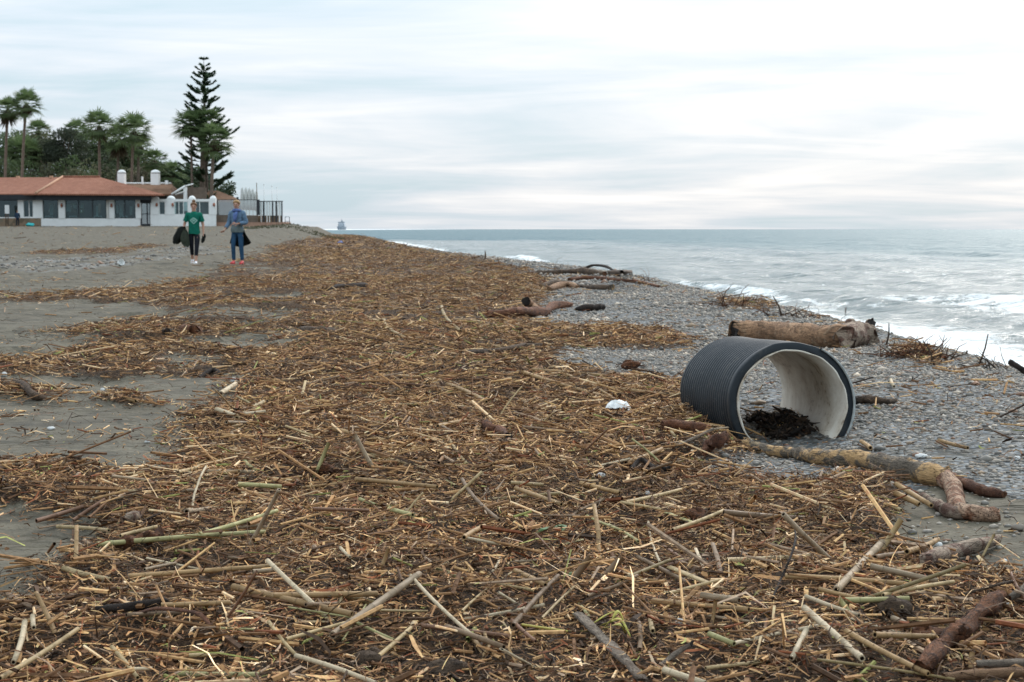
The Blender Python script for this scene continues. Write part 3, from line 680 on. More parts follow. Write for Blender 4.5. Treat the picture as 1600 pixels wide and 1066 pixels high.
log('fibrous_root', 'rusty red fibrous root mass slanting over the debris in the lower right corner', 'root',
    [(1440,1044,13),(1455,1028,14),(1478,1003,13),(1500,988,16),(1520,968,13),(1538,952,14),(1556,938,13),(1564,930,8)], [M_rust, M_rust], 11, 0.17, 18, parts=(
    ('knob', [(1500,985,8,.03),(1509,985,9,.03)], [M_rust, M_rust], 0.2), ('knob', [(1548,950,8),(1556,952,8)], [M_rust, M_rust], 0.2)))
log('red_driftwood', 'red-brown piece of driftwood with a pale side stub at the shingle edge', 'driftwood',
    [(762,491,5),(790,490,7),(820,488,8),(850,482,8),(865,478,6),(893,476,4)], [M_redwood, M_cut], 13, 0.12, parts=(
    ('side_stub', [(838,482,8,.02),(829,476,7,.04),(822,472,7,.07)], [M_logtan, M_char], 0.1),))
log('small_dark_log', 'small dark log alone on the grey shingle', 'log', [(900,484,2),(910,483,5),(925,482,6),(940,481,5),(942,481,4)], [M_dark, M_cut], 14, 0.12)
log('charred_chunk', 'charred black and brown wood chunk in the middle of the debris', 'wood chunk', [(757,663,6),(768,670,7),(782,679,8),(794,683,6)], [M_redwood, M_char], 15, 0.14)
log('red_root_log', 'reddish root log against the left foot of the pipe', 'log', [(1036,693,6),(1050,691,8),(1075,690,9),(1098,689,8)], [M_redwood, M_cut], 16, 0.13, parts=(
    ('splintered_end', [(1100,708,6),(1112,698,9,.03),(1124,688,10,.08),(1132,681,8,.10)], [M_redwood, M_redwood], 0.3),))
log('grey_stick', 'grey stick leaning over the red root beside the pipe', 'stick', [(1056,708,3),(1085,698,3,.02),(1114,685,2.5,.06)], [M_greywood, M_greywood], 17, 0.08, 8)
log('black_crooked_stick', 'black crooked stick below the white plastic scrap', 'stick', [(986,731,3),(1000,726,4.5),(1016,727,4),(1030,733,4.5),(1046,732,4)], [M_dark, M_dark], 18, 0.2, 10)
log('dark_log', 'dark wet log lying among reeds in the lower left', 'log', [(152,952,5),(175,951,7),(205,948,8),(240,942,7),(262,940,5)], [M_dark, M_brownlog], 19, 0.12)
log('brown_log', 'brown log embedded in the debris left of centre in the middle distance', 'log', [(470,514,3),(482,516,6),(505,518,7),(522,517,5)], [M_brownlog, M_cut], 20, 0.15)
log('thin_dark_log', 'thin dark log on the sand edge at left', 'log', [(305,577,2.5),(318,577,4),(335,578,4),(344,576,3)], [M_dark, M_dark], 21, 0.15)
log('rotten_stump', 'round rusty stump at the end of a debris streak at left', 'stump', [(284,514,5),(292,515,8),(304,518,9),(311,518,5)], [M_rust, M_cut], 22, 0.15)
log('black_stump', 'small black stump beside the rusty stump at left', 'stump', [(256,518,4),(262,519,6),(268,518,4)], [M_dark, M_dark], 23, 0.15)
log('pointed_brown_log', 'tapering brown log on the sand at the left edge', 'log', [(22,612,4),(38,616,6),(55,619,6),(72,621,2.5)], [M_brownlog, M_brownlog], 24, 0.15)
log('driftwood_branch', 'brown branch with a yellow broken end on the shingle below the crest', 'branch', [(846,447,3),(862,444,5),(885,442,3),(905,447,3),(930,449,4),(956,449,5)], [M_brownlog, M_fork], 25, 0.12, parts=(
    ('pale_limb', [(858,452,4),(875,446,6),(890,445,5),(903,449,3)], [M_logtan, M_logtan], 0.1),))
log('arched_branch', 'dark branch arching over drift wood at the sea edge', 'branch', [(905,423,2),(925,415,2,.10),(945,416,2,.12),(960,424,2,.05),(968,431,2)], [M_dark, M_dark], 26, 0.1, 8)
log('sea_edge_log', 'dark log lying at the water edge beyond the arched branch', 'log', [(950,425,2.5),(965,425,3),(980,425,3),(987,425,2)], [M_brownlog, M_dark], 27, 0.15)
log('pale_sea_edge_branch', 'long reddish branch stretched along the berm crest', 'branch', [(890,437,3),(920,434,3.5),(960,437,3),(1000,441,2.5),(1030,448,2)], [M_redwood, M_cut], 28, 0.15)
log('crest_driftwood', 'red brown driftwood on the crest left of the arched branch', 'driftwood', [(840,424,3),(870,426,4),(905,424,5),(945,428,4)], [M_brownlog, M_cut], 29, 0.18)
log('brown_branch', 'brown broken branch lying right of the pipe on the shingle', 'branch', [(1338,626,7),(1352,624,7),(1370,626,7),(1388,628,5),(1402,626,2.5)], [M_brownlog, M_dark], 30, 0.12)
log('leaning_stick', 'dark stick poking out over the sea at the right edge', 'stick', [(1602,582,4),(1590,573,5,.03),(1577,565,4,.06)], [M_dark, M_dark], 31, 0.08)
log('weathered_plank', 'split grey brown plank slanting up from the bottom edge', 'plank', [(1003,1062,10),(985,1040,10),(950,1005,11),(920,978,10),(902,958,9)], [M_greywood, M_greywood], 32, 0.1, 8, flat=0.35)
log('split_plank', 'short split board leaning on reeds at the bottom right of centre', 'board', [(1030,1041,5),(1055,1022,6,.01),(1081,1006,6,.03)], [M_greywood, M_dark], 33, 0.1, 8, flat=0.4)
log('bark_curl', 'brown curled bark sheath lying on the green reed', 'bark', [(182,848,6),(198,848,9),(222,842,9),(240,838,9),(250,832,6)], [M_rust, M_dark], 34, 0.25)
log('hollow_bark', 'pale hollow bark tube on the left debris ridge', 'bark', [(193,812,6),(204,809,8),(214,806,9)], [M_mottle, M_hollow], 35, 0.12)
log('thin_brown_branch', 'thin brown branch sloping to the right edge above the rusty root', 'branch', [(1502,930,2.5),(1530,922,2.5,.01),(1565,912,2.5,.02),(1604,903,2,.03)], [M_brownlog, M_brownlog], 36, 0.1, 8)
log('grey_log_end', 'grey log end entering at the right edge above the rusty root', 'log', [(1577,934,5),(1590,926,6),(1606,915,6)], [M_greywood, M_cut], 37, 0.08)
log('thick_cane_log', 'thick tan log along the bottom right corner', 'log', [(1474,1058,7),(1520,1054,8),(1560,1052,8),(1606,1050,8)], [M_logtan, M_cut], 38, 0.06)
log('grey_cane_log', 'grey log above the tan log in the bottom right corner', 'log', [(1526,1038,6),(1560,1037,7),(1606,1036,7)], [M_greywood, M_cut], 39, 0.06)
log('curved_twig', 'thin dark grey twig curving upright through the debris at right', 'twig', [(1207,935,2),(1222,902,2,.01),(1236,868,2,.03),(1243,842,1.8,.05),(1241,820,1.4,.07)], [M_dark, M_dark], 40, 0.05, 7)
log('bent_stem', 'red brown bent flat stem arching over the lower left debris', 'stem', [(180,962,5),(215,960,5),(245,957,5,.02),(285,957,5,.03),(312,960,5,.02),(328,977,4)], [M_redwood, M_redwood], 41, 0.1, 8, flat=0.4)
log('dark_middle_branch', 'dark branch lying across the debris in the middle distance', 'branch', [(510,452,2.5),(530,450,3.5),(550,447,4.5),(572,446,5)], [M_dark, M_dark], 42, 0.15)
log('long_brown_log', 'long thin brown log buried in the debris below the red driftwood', 'log', [(720,552,4),(770,549,4.5),(820,545,4.5),(853,541,4)], [M_brownlog, M_brownlog], 43, 0.1)
for i, (px, py, lab) in enumerate(((1450,1010,'rusty fibre clump beside the root mass at lower right'), (1085,815,'dark rusty root knob at centre right of the debris'), (580,1045,'round brown husk at the bottom edge left of centre'),
        (700,1060,'reddish husk ball at the bottom centre'), (505,735,'rusty fibrous clump left of the upright grey reed'), (447,722,'dark rusty tuft near the sand edge'), (1395,968,'grey brown knot in the debris below the pale stick'),
        (1240,560,'small brown root clump in front of the distant log'), (985,577,'rusty root clump at the shingle edge left of the pipe'))[:9]):
    h = hit(px, py); r = 0.035 if py > 700 else 0.05
    if i == 7: continue
    g = G().blob((0, 0, r*0.5), r, 50+i, 0.22, 12, 8, 0, (1.3, 1.0, 0.75))
    rr = random.Random(i)
    for k in range(14):
        a = rr.random()*6.28; e = rr.uniform(0.1, 0.9); q = r*rr.uniform(1.3, 2.0)
        g.tube([(math.cos(a)*r*0.7, math.sin(a)*r*0.7, r*0.5), (math.cos(a)*q, math.sin(a)*q, r*(0.3+e*0.6)), (math.cos(a+.3)*q*1.25, math.sin(a+.3)*q*1.25, r*0.15)], [0.0035, 0.0025, 0.001], 5, 0)
    tagged(g.build('root_clump', [M_rust if i in (0,1,4,5,8) else M_brownlog], None, (0,0,0), None, h), lab, 'root clump')

# twigs and weed tangled on the crest against the surf
def tangle(px, py, n, size, seed, label, mats=None):
    rr = random.Random(seed); h = hit(px, py); g = G()
    for k in range(n):
        a = rr.random()*6.28; q = size*rr.uniform(0.3, 1.0); e = rr.random()**3
        b0 = Vector((rr.gauss(0, 1)*size*0.28, rr.gauss(0, 1)*size*0.22, 0.005)); t = b0+Vector((math.cos(a)*q*(1-e*0.6), math.sin(a)*q*0.6*(1-e*0.6), size*(0.06+0.6*e)))
        mid = (b0+t)/2+Vector((rr.uniform(-.1, .1)*size, 0, size*rr.uniform(0, 0.15)))
        r = rr.uniform(0.0025, 0.006); g.tube([b0, mid, t], [r, r*0.8, r*0.4], 5, 0 if rr.random() < 0.7 else 1)
    return tagged(g.build('twig_tangle', mats or [M_rust, M_brownlog], None, (0,0,0), None, h), label, 'twigs')
tangle(1140, 478, 34, 0.42, 1, 'tangle of red brown twigs and reeds on the crest, left of the thick log')
tangle(1214, 494, 10, 0.34, 2, 'small tuft of dry stems just left of and beyond the thick log')
tangle(1258, 497, 14, 0.24, 3, 'low tuft of brown weed behind the middle of the thick log')
tangle(1300, 500, 12, 0.30, 4, 'grey twigs standing behind the right half of the thick log')
tangle(1415, 558, 60, 0.26, 5, 'dense dark red weed clump on the crest right of the thick log')
tangle(1475, 562, 22, 0.30, 6, 'spiky brown twig tangle on the crest between weed clump and right edge')
tangle(1545, 576, 14, 0.24, 7, 'thin curled weed stems near the right edge against the foam', [M_brownlog, M_dark])
tangle(800, 415, 14, 0.5, 8, 'dark tuft of weed on the far crest against the sea')
tangle(878, 424, 12, 0.7, 9, 'twigs standing on the crest left of the arched branch', [M_brownlog, M_dark])
tangle(1010, 440, 14, 0.45, 10, 'low weed on the crest right of the long reddish branch')
for px, py, top, lean, lab in ((1222,495,463,-14,'thin straight stem standing behind the left end of the thick log'), (1310,500,480,12,'forked grey twig rising behind the thick log'), (1385,540,505,4,'thin stem standing right of the log fork'),
                               (1460,572,532,-18,'brown stick leaning left on the twig tangle'), (1530,570,522,14,'tall thin pale stem near the right edge'), (758,405,392,0,'lone thin stem on the far crest')):
    h = hit(px, py); t = at(px+lean, top, h.y); m = (h+t)/2+Vector((0.01, 0, 0.01)); s_ = 1.6*h.y/F
    tagged(G().tube([h*0, m-h, t-h], [s_, s_*.8, s_*.5], 6).build('dry_stem', [M_brownlog], None, (0,0,0), None, h), lab, 'stem')

# dark wrack inside the pipe
rr = random.Random(5); g = G(); c0 = PIPE_N+PD*0.30; c0.z = PIPE_N.z-PIPE_R+0.10
for k in range(240):
    t = rr.random(); w = rr.uniform(-0.02, 0.21); q = PIPE_N+PD*(0.18+0.55*t)+PS*w
    zb = H1(q.x, q.y); q.z = max(zb, PIPE_N.z-math.sqrt(max((PIPE_R-0.05)**2-w*w, 0)))+rr.uniform(0, 0.045)
    dv = Vector((rr.uniform(-1, 1), rr.uniform(-1, 1), rr.uniform(-0.3, 0.7)))*rr.uniform(0.02, 0.05); r = rr.uniform(0.003, 0.009)
    g.tube([q-dv, q, q+dv*0.9+Vector((0, 0, rr.uniform(-.01, .01)))], [r, r*1.2, r*0.5], 5, 0 if rr.random() < 0.6 else 1)
thing('wrack_heap', g, [M_dark, M_brownlog], 'heap of dark wet wrack washed inside the pipe', 'wrack', Vector((c0.x, c0.y, H1(c0.x, c0.y))))
# ------------------------------------------------------------------ reed canes
CC = dict(s=(.46,.33,.165), p=(.58,.46,.30), t=(.38,.235,.105), b=(.20,.125,.068), g=(.33,.24,.15), n=(.38,.34,.15), r=(.20,.10,.055), d=(.06,.042,.03), o=(.24,.17,.07), y=(.48,.40,.10))
def cane_mesh(length, r, color, seed, bend=0.0, nodes=True, k=9, flat=1.0, kink=0.0):
    """hollow jointed stalk along +X, centred, resting level"""
    rr = random.Random(seed); g = G(); pts = []; rad = []; cols = []
    step = rr.uniform(5.5, 9)*max(r, 0.004)*1.8; x = -length/2; nxt = x+rr.uniform(0.2, 1)*step; xs = [x]
    marks = {}
    while nodes and nxt < length/2-r:
        for e, q in ((-0.35*r, 1.0), (0, 1.16), (0.35*r, 1.0)): xs.append(nxt+e); marks[len(xs)-1] = q
        nxt += step*rr.uniform(0.8, 1.2)
    xs.append(length/2)
    if len(xs) < 5: xs = list(np.linspace(-length/2, length/2, 5)); marks = {}
    c = np.array(CC[color] if isinstance(color, str) else color)
    for i, x in enumerate(xs):
        t = x/length; pts.append((x, bend*length*(0.25-t*t)*2+kink*max(0, x-0.05*length)-kink*0.2*length, 0.3*bend*length*(0.25-t*t))); rad.append(r*marks.get(i, 1.0)*(1-0.12*t)); cols.append(c*(0.62 if marks.get(i, 1) > 1.1 else 1.0))
    g.tube(pts, rad, k, 0, False, None, 0.0, seed, flat)
    n0 = len(g.v)
    for e, i0 in ((0, 0), (1, len(xs)-1)):                    # broken hollow ends
        ring = g.v[i0*k:(i0+1)*k]; cx = Vector(pts[i0]); inn = [tuple(cx+(Vector(p)-cx)*0.62) for p in ring]; dp = [tuple(Vector(p)+Vector((r*1.5*(1 if e == 0 else -1), 0, 0))) for p in inn]
        b0 = len(g.v); g.v += inn+dp
        for j in range(k):
            j2 = (j+1) % k
            g.f.append((i0*k+j, i0*k+j2, b0+j2, b0+j)); g.mi.append(0); g.sm.append(False)
            g.f.append((b0+j, b0+j2, b0+k+j2, b0+k+j)); g.mi.append(1); g.sm.append(False)
        g.f.append(tuple(b0+k+j for j in range(k))); g.mi.append(1); g.sm.append(False)
    cc = np.ones((len(g.v), 3))*c*0.85; cc[:n0] = np.repeat(np.array(cols), k, 0)
    me = g.mesh('reed_cane', (0,0,0), cc); me.materials.append(M_cane); me.materials.append(M_hollow); return me
def place(o, a, c):
    d = Vector(c)-Vector(a); o.location = (Vector(a)+Vector(c))/2; o.rotation_mode = 'QUATERNION'; o.rotation_quaternion = d.to_track_quat('X', 'Z')
    return o
GRP = 'reed canes strewn in the debris'
NEAR = [(205,947,'dark wet log'), (283,842,'long green reed'), (457,941,'thick orange tan cane'), (588,947,'thick grey bamboo cane'), (1062,972,'white round stone'), (950,1005,'split grey plank'), (1302,988,'thick pale cane'), (1342,885,'pale grey slanting stick'),
        (1500,985,'rusty fibrous root'), (1500,865,'short mottled log'), (1065,691,'reddish root log'), (966,640,'white plastic scrap'), (1016,729,'black crooked stick'), (775,672,'charred wood chunk'), (572,715,'tilted grey reed'), (620,758,'level tan cane'),
        (505,735,'rusty fibrous clump'), (1370,725,'forked branch'), (955,970,'yellow grass tuft'), (350,640,'sand edge pale cane'), (120,785,'left debris ridge'), (30,1005,'bent pale stub'), (855,830,'green bent leaf'), (787,549,'long thin brown log'), (884,600,'shingle edge cane'), (240,958,'bent red brown stem'), (700,1060,'reddish husk ball'), (1225,870,'curved dark twig'), (1085,815,'rusty root knob'), (930,890,'tilted brown canes')]
def where(c, px, py, ln):
    d, q = min(((px-x)**2+((py-y)*1.4)**2, (x, y, n)) for x, y, n in NEAR); x, y, n = q; dx, dy = px-x, (py-y)*1.4
    w = ('right of' if dx > 0 else 'left of') if abs(dx) > abs(dy) else ('in front of' if dy > 0 else 'behind')
    far_ = 'close ' if d < 60**2 else 'slightly ' if d < 110**2 else 'well '
    sz = 'very short' if ln < 0.11 else 'short' if ln < 0.17 else 'mid-length' if ln < 0.24 else 'long'
    return f"{sz} {COLN[c]} cane {far_}{w} the {n}"
COLN = dict(s='straw coloured', p='pale bleached', t='tan', b='brown', g='grey', n='greenish', r='reddish', o='olive', y='yellowish', d='dark')
# x0, y0, x1, y1 (photo pixels of the ends), width px, colour, stands up from its second end?, own label
TR = [(152,851,414,831,8,'n',0,'long green reed cane lying above the lower left debris, brown bark on it'), (312,835,433,815,7,'n',0,'green and orange reed end crossing behind the long green cane'),
 (39,983,21,1035,9,'p',0,'pale bent cane stub near the lower left corner'), (51,963,53,996,8,'p',0,'short pale cane stub standing above the bent stub at lower left'), (0,1060,122,999,8,'s',0,'long straw cane running into the lower left corner'),
 (175,1011,215,1059,7,'s',0,0), (208,1046,238,1045,6,'p',0,0), (295,1025,350,1020,7,'s',0,0), (252,952,360,941,8,'t',0,'tan cane right of the dark log at lower left'), (200,901,400,886,8,'t',0,'long tan cane lying level below the green reeds'),
 (364,917,550,965,11,'t',0,'thick orange tan cane slanting down left of the bottom centre'), (428,931,590,928,10,'t',0,'tan cane lying level behind the thick orange tan cane'), (520,997,655,897,12,'g',0,'thick grey bamboo cane slanting up left of bottom centre'),
 (572,953,668,955,4,'s',0,0), (420,974,462,1026,6,'s',0,0), (462,1027,587,1068,8,'p',0,'pale curved cane leaving the bottom edge left of centre'), (592,1025,642,981,7,'s',0,0), (447,1000,542,979,6,'s',0,0),
 (642,922,740,995,6,'p',0,0), (697,980,787,1012,9,'b',0,0), (722,955,800,895,4,'s',0,0), (532,856,547,885,5,'p',0,0), (607,857,592,895,6,'t',1,0), (725,840,757,822,8,'t',0,0), (730,841,780,852,5,'p',0,0),
 (395,887,438,882,7,'t',0,0), (395,893,437,890,7,'g',0,0), (450,949,550,971,3,'n',0,0), (550,975,615,1001,5,'n',0,'grey green curled stem across the grey bamboo'), (572,945,535,1010,3,'n',0,0),
 (805,892,852,914,8,'t',0,0), (922,871,887,916,11,'b',1,'short brown cane tilted up at the bottom centre'), (972,871,941,904,11,'b',1,'short brown bent cane right of the tilted one'), (996,871,1075,911,7,'b',0,0), (972,906,1047,875,6,'o',0,0),
 (1046,927,1122,907,6,'s',0,0), (1020,939,1170,957,9,'t',0,'orange tan cane lying level above the white stone'), (802,977,872,900,8,'b',0,0), (847,966,897,917,4,'s',0,0), (800,969,837,1002,6,'r',0,0), (815,976,887,991,4,'y',0,0),
 (1037,1047,1102,1068,11,'p',0,'pale thick cane end at the bottom edge right of centre'), (1097,930,1155,937,11,'g',0,0), (1118,940,1112,980,6,'t',1,'orange cane stub standing upright right of the white stone'), (1080,875,1075,897,7,'s',1,0), (1013,820,1031,878,4,'p',0,0),
 (950,820,997,846,5,'n',0,0), (1108,991,1147,1006,9,'n',0,'thick green reed stub below the upright orange stub'), (1257,950,1347,1027,11,'p',0,'thick pale cane slanting down at lower right'), (1322,986,1450,1066,9,'t',0,'long tan cane right of the thick pale cane'),
 (1378,848,1307,923,12,'g',0,'pale grey stick slanting up beside the bare sand at right'), (1408,812,1372,868,9,'s',1,'straw cane standing over the pale grey stick'), (1227,896,1412,912,9,'t',0,'long tan cane passing under the pale grey stick'), (1360,885,1465,909,10,'g',0,'grey brown cane at the edge of the bare sand'),
 (1367,872,1465,861,8,'b',0,0), (1417,862,1465,843,9,'t',0,'tan cane pointing at the white pebble on the sand'), (1380,935,1490,908,7,'s',0,0), (1320,938,1420,936,9,'n',0,'yellow green reed lying level at lower right'), (1280,921,1345,937,7,'t',0,0), (1259,932,1342,962,7,'p',0,0),
 (1310,934,1337,972,8,'n',1,0), (1260,984,1237,1029,9,'p',0,'pale split cane piece left of the thick pale cane'), (1277,1031,1492,1062,5,'o',0,'long thin olive stem along the lower right'), (1395,965,1462,995,9,'g',0,0), (1367,992,1460,995,10,'t',0,0), (1519,1020,1516,1047,9,'t',1,0),
 (1554,835,1534,872,4,'s',1,'thin straw leaning on the short mottled log'), (554,679,591,752,7,'g',1,'grey reed standing tilted in the middle of the debris'), (516,670,602,689,7,'t',0,0), (556,757,683,760,7,'t',0,'tan cane lying level below the tilted grey reed'), (514,692,491,752,6,'n',1,'green reed bent upright left of the tilted grey reed'),
 (575,708,663,731,5,'s',0,0), (562,780,587,789,6,'n',0,0), (608,795,645,807,7,'n',0,0), (372,757,440,761,8,'n',0,'pale green cane lying at the edge of the sand'), (684,666,727,657,7,'t',0,0), (696,676,729,717,5,'s',0,0), (699,600,760,628,6,'t',0,0), (489,811,577,798,6,'r',0,0), (722,750,780,813,6,'b',0,0),
 (816,581,953,622,6,'t',0,'long yellow tan cane beside the shingle, slanting down to the right'), (831,578,950,587,6,'t',0,'tan cane lying level along the shingle edge'), (978,714,1034,711,7,'t',0,0), (806,763,877,788,7,'t',0,0), (798,759,849,759,6,'s',0,0), (978,785,1064,765,6,'s',0,0), (970,785,1034,795,5,'s',0,0), (1051,828,1130,798,6,'s',0,0),
 (907,755,968,770,7,'t',0,0), (917,806,973,830,4,'n',0,0), (953,609,1056,613,5,'t',0,0), (1203,720,1196,680,8,'s',1,0), (345,615,368,600,8,'p',0,'pale cane piece at the debris edge above the sand patch'), (338,643,368,655,7,'p',0,0), (370,648,412,630,7,'s',0,0), (373,655,415,643,6,'p',0,0), (367,702,395,724,8,'t',0,0),
 (278,738,310,730,6,'s',0,0), (320,736,398,739,6,'g',0,0), (154,613,212,616,6,'t',0,'lone tan cane on the grey sand at left'), (104,716,88,744,5,'b',1,'brown stick standing at the edge of the left debris ridge'), (157,757,144,802,5,'p',1,'thin pale cane standing on the left debris ridge'), (57,814,130,800,7,'r',0,0), (115,813,165,800,6,'r',0,0), (90,823,170,829,6,'s',0,0),
 (188,836,245,823,6,'s',0,0), (226,890,275,880,5,'g',0,0), (1360,700,1346,690,7,'t',0,0), (1467,688,1512,700,6,'t',0,'lone tan stick on the shingle right of the pipe'), (1392,593,1397,604,5,'p',0,0), (885,585,980,640,4,'t',0,0), (1398,770,1436,788,9,'t',0,0), (1400,763,1455,790,8,'t',0,0), (600,500,640,530,5,'s',0,0), (690,480,720,520,5,'s',0,0), (560,505,600,500,5,'s',0,0)]
ncane = 0
for i, (x0, y0, x1, y1, w, c, up, lab) in enumerate(TR):
    if up:
        b0 = hit(x1, y1, 0.0); t0 = at(x0, y0, b0.y+0.02); a, e = t0, b0-(t0-b0).normalized()*0.015
    else:
        q = w*0.5*hit(x0, y0).y/F; lift = q*0.9+(0.030 if y0 > 740 else 0.018 if y0 > 540 else 0.0)
        a, e = hit(x0, y0, lift), hit(x1, y1, lift)
    ln = (a-e).length; r = 0.5*w*((a.y+e.y)/2)/F
    o = link('reed_cane', cane_mesh(ln, r, c, 100+i, random.Random(i).uniform(-0.04, 0.04) if w < 10 else 0.0, True)); place(o, a, e)
    tagged(o, lab or where(c, (x0+x1)/2, (y0+y1)/2, ln), 'reed cane', GRP); ncane += 1
# the largest of the others, copies of a few stalks
variants = []
for ci, c in enumerate('stpbgtsbrno'):
    for q in range(4): variants.append((c, cane_mesh(1.0, (0.028, 0.04, 0.024, 0.042)[q], c, 900+ci*7+q, (0.02, -0.05, 0.10, 0.03)[q], True, 7, (1.0, 0.9, 1.0, 0.35)[q], (0, 0, 0.5 if ci % 2 else 0, 0.15)[q])))
P = scatter(300-ncane, 3.2, 9.5, lambda x, y: (lookup(x, y, GL) > 0.9)*(~near_pipe(x, y))*np.clip(7/(y*y)*2, 0, 1)*(np.abs(x) < 0.34*y), 0.36)
for i, (x, y) in enumerate(P):
    rr = random.Random(5000+i); c, me = variants[rr.randrange(len(variants))]
    ln = min(max(rr.lognormvariate(-1.9, 0.42), 0.07), 0.34); a = rr.random()*6.283; s_ = ln*rr.uniform(0.8, 1.3)*(0.16/max(ln, 0.12))**0.5
    pt = rr.gauss(0, 0.13) if rr.random() < 0.85 else rr.uniform(0.4, 1.0)
    dv = Vector((math.cos(a)*math.cos(pt), math.sin(a)*math.cos(pt), math.sin(pt)))*ln/2
    c0 = Vector((x, y, H1(x, y)+0.012+0.85*abs(dv.z)))
    o = link('reed_cane', me); place(o, c0-dv, c0+dv); o.scale = (ln, s_, s_)
    qx, qy = proj(c0.x, c0.y, c0.z); tagged(o, where(c, float(qx), float(qy), ln), 'reed cane', GRP)

# ------------------------------------------------------------------ pale pebbles, scraps and leaves one can point to
b = NB('white_stone'); v = b.coord(); b.bsdf(b.ramp(b.noise(v, 40, 5), [(0.3, (0.45, 0.45, 0.43)), (0.7, (0.66, 0.66, 0.64))]), 0.6, 0.35, b.bump(b.noise(v, 90, 3), 0.2, 0.004)); M_white = b.m
M_plastic = simple('white_plastic', (0.78, 0.78, 0.76), 0.45, 0.4, 18, 0.08)
for i, (px, py, w, h_, lab) in enumerate(((1466,851,15,10,'white pebble on bare sand beside a tan cane'), (1062,972,16,14,'white round stone among reeds at the bottom right of centre'), (1577,945,13,10,'white pebble at the right edge below the thin brown branch'),
        (1440,712,20,8,'flat pale stone on the shingle above the forked branch'), (1568,876,12,7,'pale stone on the sand at the right edge'), (365,594,11,9,'white round pebble at the sand edge in the left middle'), (160,609,7,6,'small white pebble above the lone cane on the left sand'),
        (939,742,14,8,'pale grey pebble in the debris right of centre'), (80,669,13,6,'flat white stone on the left sand patch'), (1589,716,12,8,'white pebble on the shingle at the right edge'), (1012,770,10,7,'bluish pebble in the debris below the black stick'), (7,584,9,8,'white pebble at the left edge on the debris streak'),
        (230,690,9,5,'small white shell on the left sand patch'), (1590,823,22,12,'large brown grey stone at the right edge'))):
    p = hit(px, py+h_/2); s_ = p.y/F
    g = G().blob((0, 0, h_*s_*0.42), 0.5*s_*w, i+3, 0.10, 14, 9, 0, (1.0, 0.8, h_/w))
    thing('pebble', G().add(g.v, g.f, 0, True), [M_white if i != 13 else simple('brown_stone', (0.2, 0.17, 0.14))], lab, 'pebble', p) if False else tagged(g.build('pebble', [M_white if i != 13 else simple('brown_stone', (0.2, 0.17, 0.14))], None, (0,0,0), None, p), lab, 'pebble')
def scrap(name, px, py, w, h_, label, cat, m, seed, crump=0.35):
    p = hit(px, py+h_*0.4); s_ = p.y/F; rr = random.Random(seed); n = 11; g = G(); vs = []
    for j in range(7):
        for i in range(n):
            u_, v_ = i/(n-1)-0.5, j/6-0.5; k = 1-0.5*abs(u_)*abs(v_)*2
            vs.append((u_*w*s_*k+rr.uniform(-1, 1)*w*s_*0.03, v_*w*s_*0.55+rr.uniform(-1, 1)*w*s_*0.03, h_*s_*(0.25+0.75*max(0, 1-(u_*1.9)**4)*max(0, 1-(v_*1.8)**4))*(0.8+crump*rr.random()*0.8)))
    fs = [(j*n+i, j*n+i+1, (j+1)*n+i+1, (j+1)*n+i) for j in range(6) for i in range(n-1)]
    o = tagged(g.add(vs, fs, 0, False).build(name, [m], None, (0,0,0), None, p), label, cat)
    md = o.modifiers.new('thickness', 'SOLIDIFY'); md.thickness = 0.004; return o
scrap('plastic_scrap', 966, 640, 42, 20, 'crumpled white plastic scrap on the debris left of the pipe', 'plastic scrap', M_plastic, 4)
M_leaf = simple('green_leaf', (0.07, 0.14, 0.05), 0.6, 0.3, 20); M_yblade = simple('yellow_blade', (0.42, 0.38, 0.09), 0.6, 0.3, 20)
def blade(pts, w, m, label, name='leaf_blade', cat='leaf'):
    P = [hit(px, py, lf) for px, py, lf in pts]; o = P[0].copy(); g = G(); S, _ = spline(P, [1]*len(P), 4); vs = []; n = len(S)
    for i, p in enumerate(S):
        d = (S[min(i+1, n-1)]-S[max(i-1, 0)]).normalized(); sd_ = d.cross(Vector((0, -0.5, 0.8))).normalized()*w*(0.25+0.75*math.sin(math.pi*min(i/(n-1)*0.9+0.08, 1)))
        vs += [p-o-sd_, p-o+sd_]
    g.add(vs, [(2*i, 2*i+1, 2*i+3, 2*i+2) for i in range(n-1)], 0, True)
    ob = tagged(g.build(name, [m], None, (0,0,0), None, o), label, cat); md = ob.modifiers.new('thickness', 'SOLIDIFY'); md.thickness = 0.0012; return ob
blade([(836,842,.01),(850,827,.03),(880,820,.02)], 0.006, M_leaf, 'dark green bent leaf blade in the middle of the debris')
blade([(869,822,.02),(883,822,.02),(875,832,.01)], 0.006, M_leaf, 'small green leaf piece right of the bent green leaf')
blade([(877,904,.01),(890,897,.025),(901,893,.02)], 0.006, M_leaf, 'short green leaf left of the tilted brown cane')
for k, pts in enumerate(([(940,985,.01),(955,968,.06),(966,955,.075),(975,972,.04),(975,985,.01)], [(938,978,.01),(950,972,.05),(970,968,.05),(985,995,.01)], [(925,975,.02),(945,962,.05),(960,955,.07)], [(978,990,.01),(968,975,.05),(945,982,.03)])):
    blade(pts, 0.004, M_yblade, ('arched yellow grass blade, tallest of the yellow tuft at bottom centre', 'yellow grass blade drooping right in the tuft at bottom centre', 'pale yellow blade curling left in the tuft at bottom centre', 'short yellow blade at the foot of the tuft at bottom centre')[k], 'grass_blade', 'grass blade')
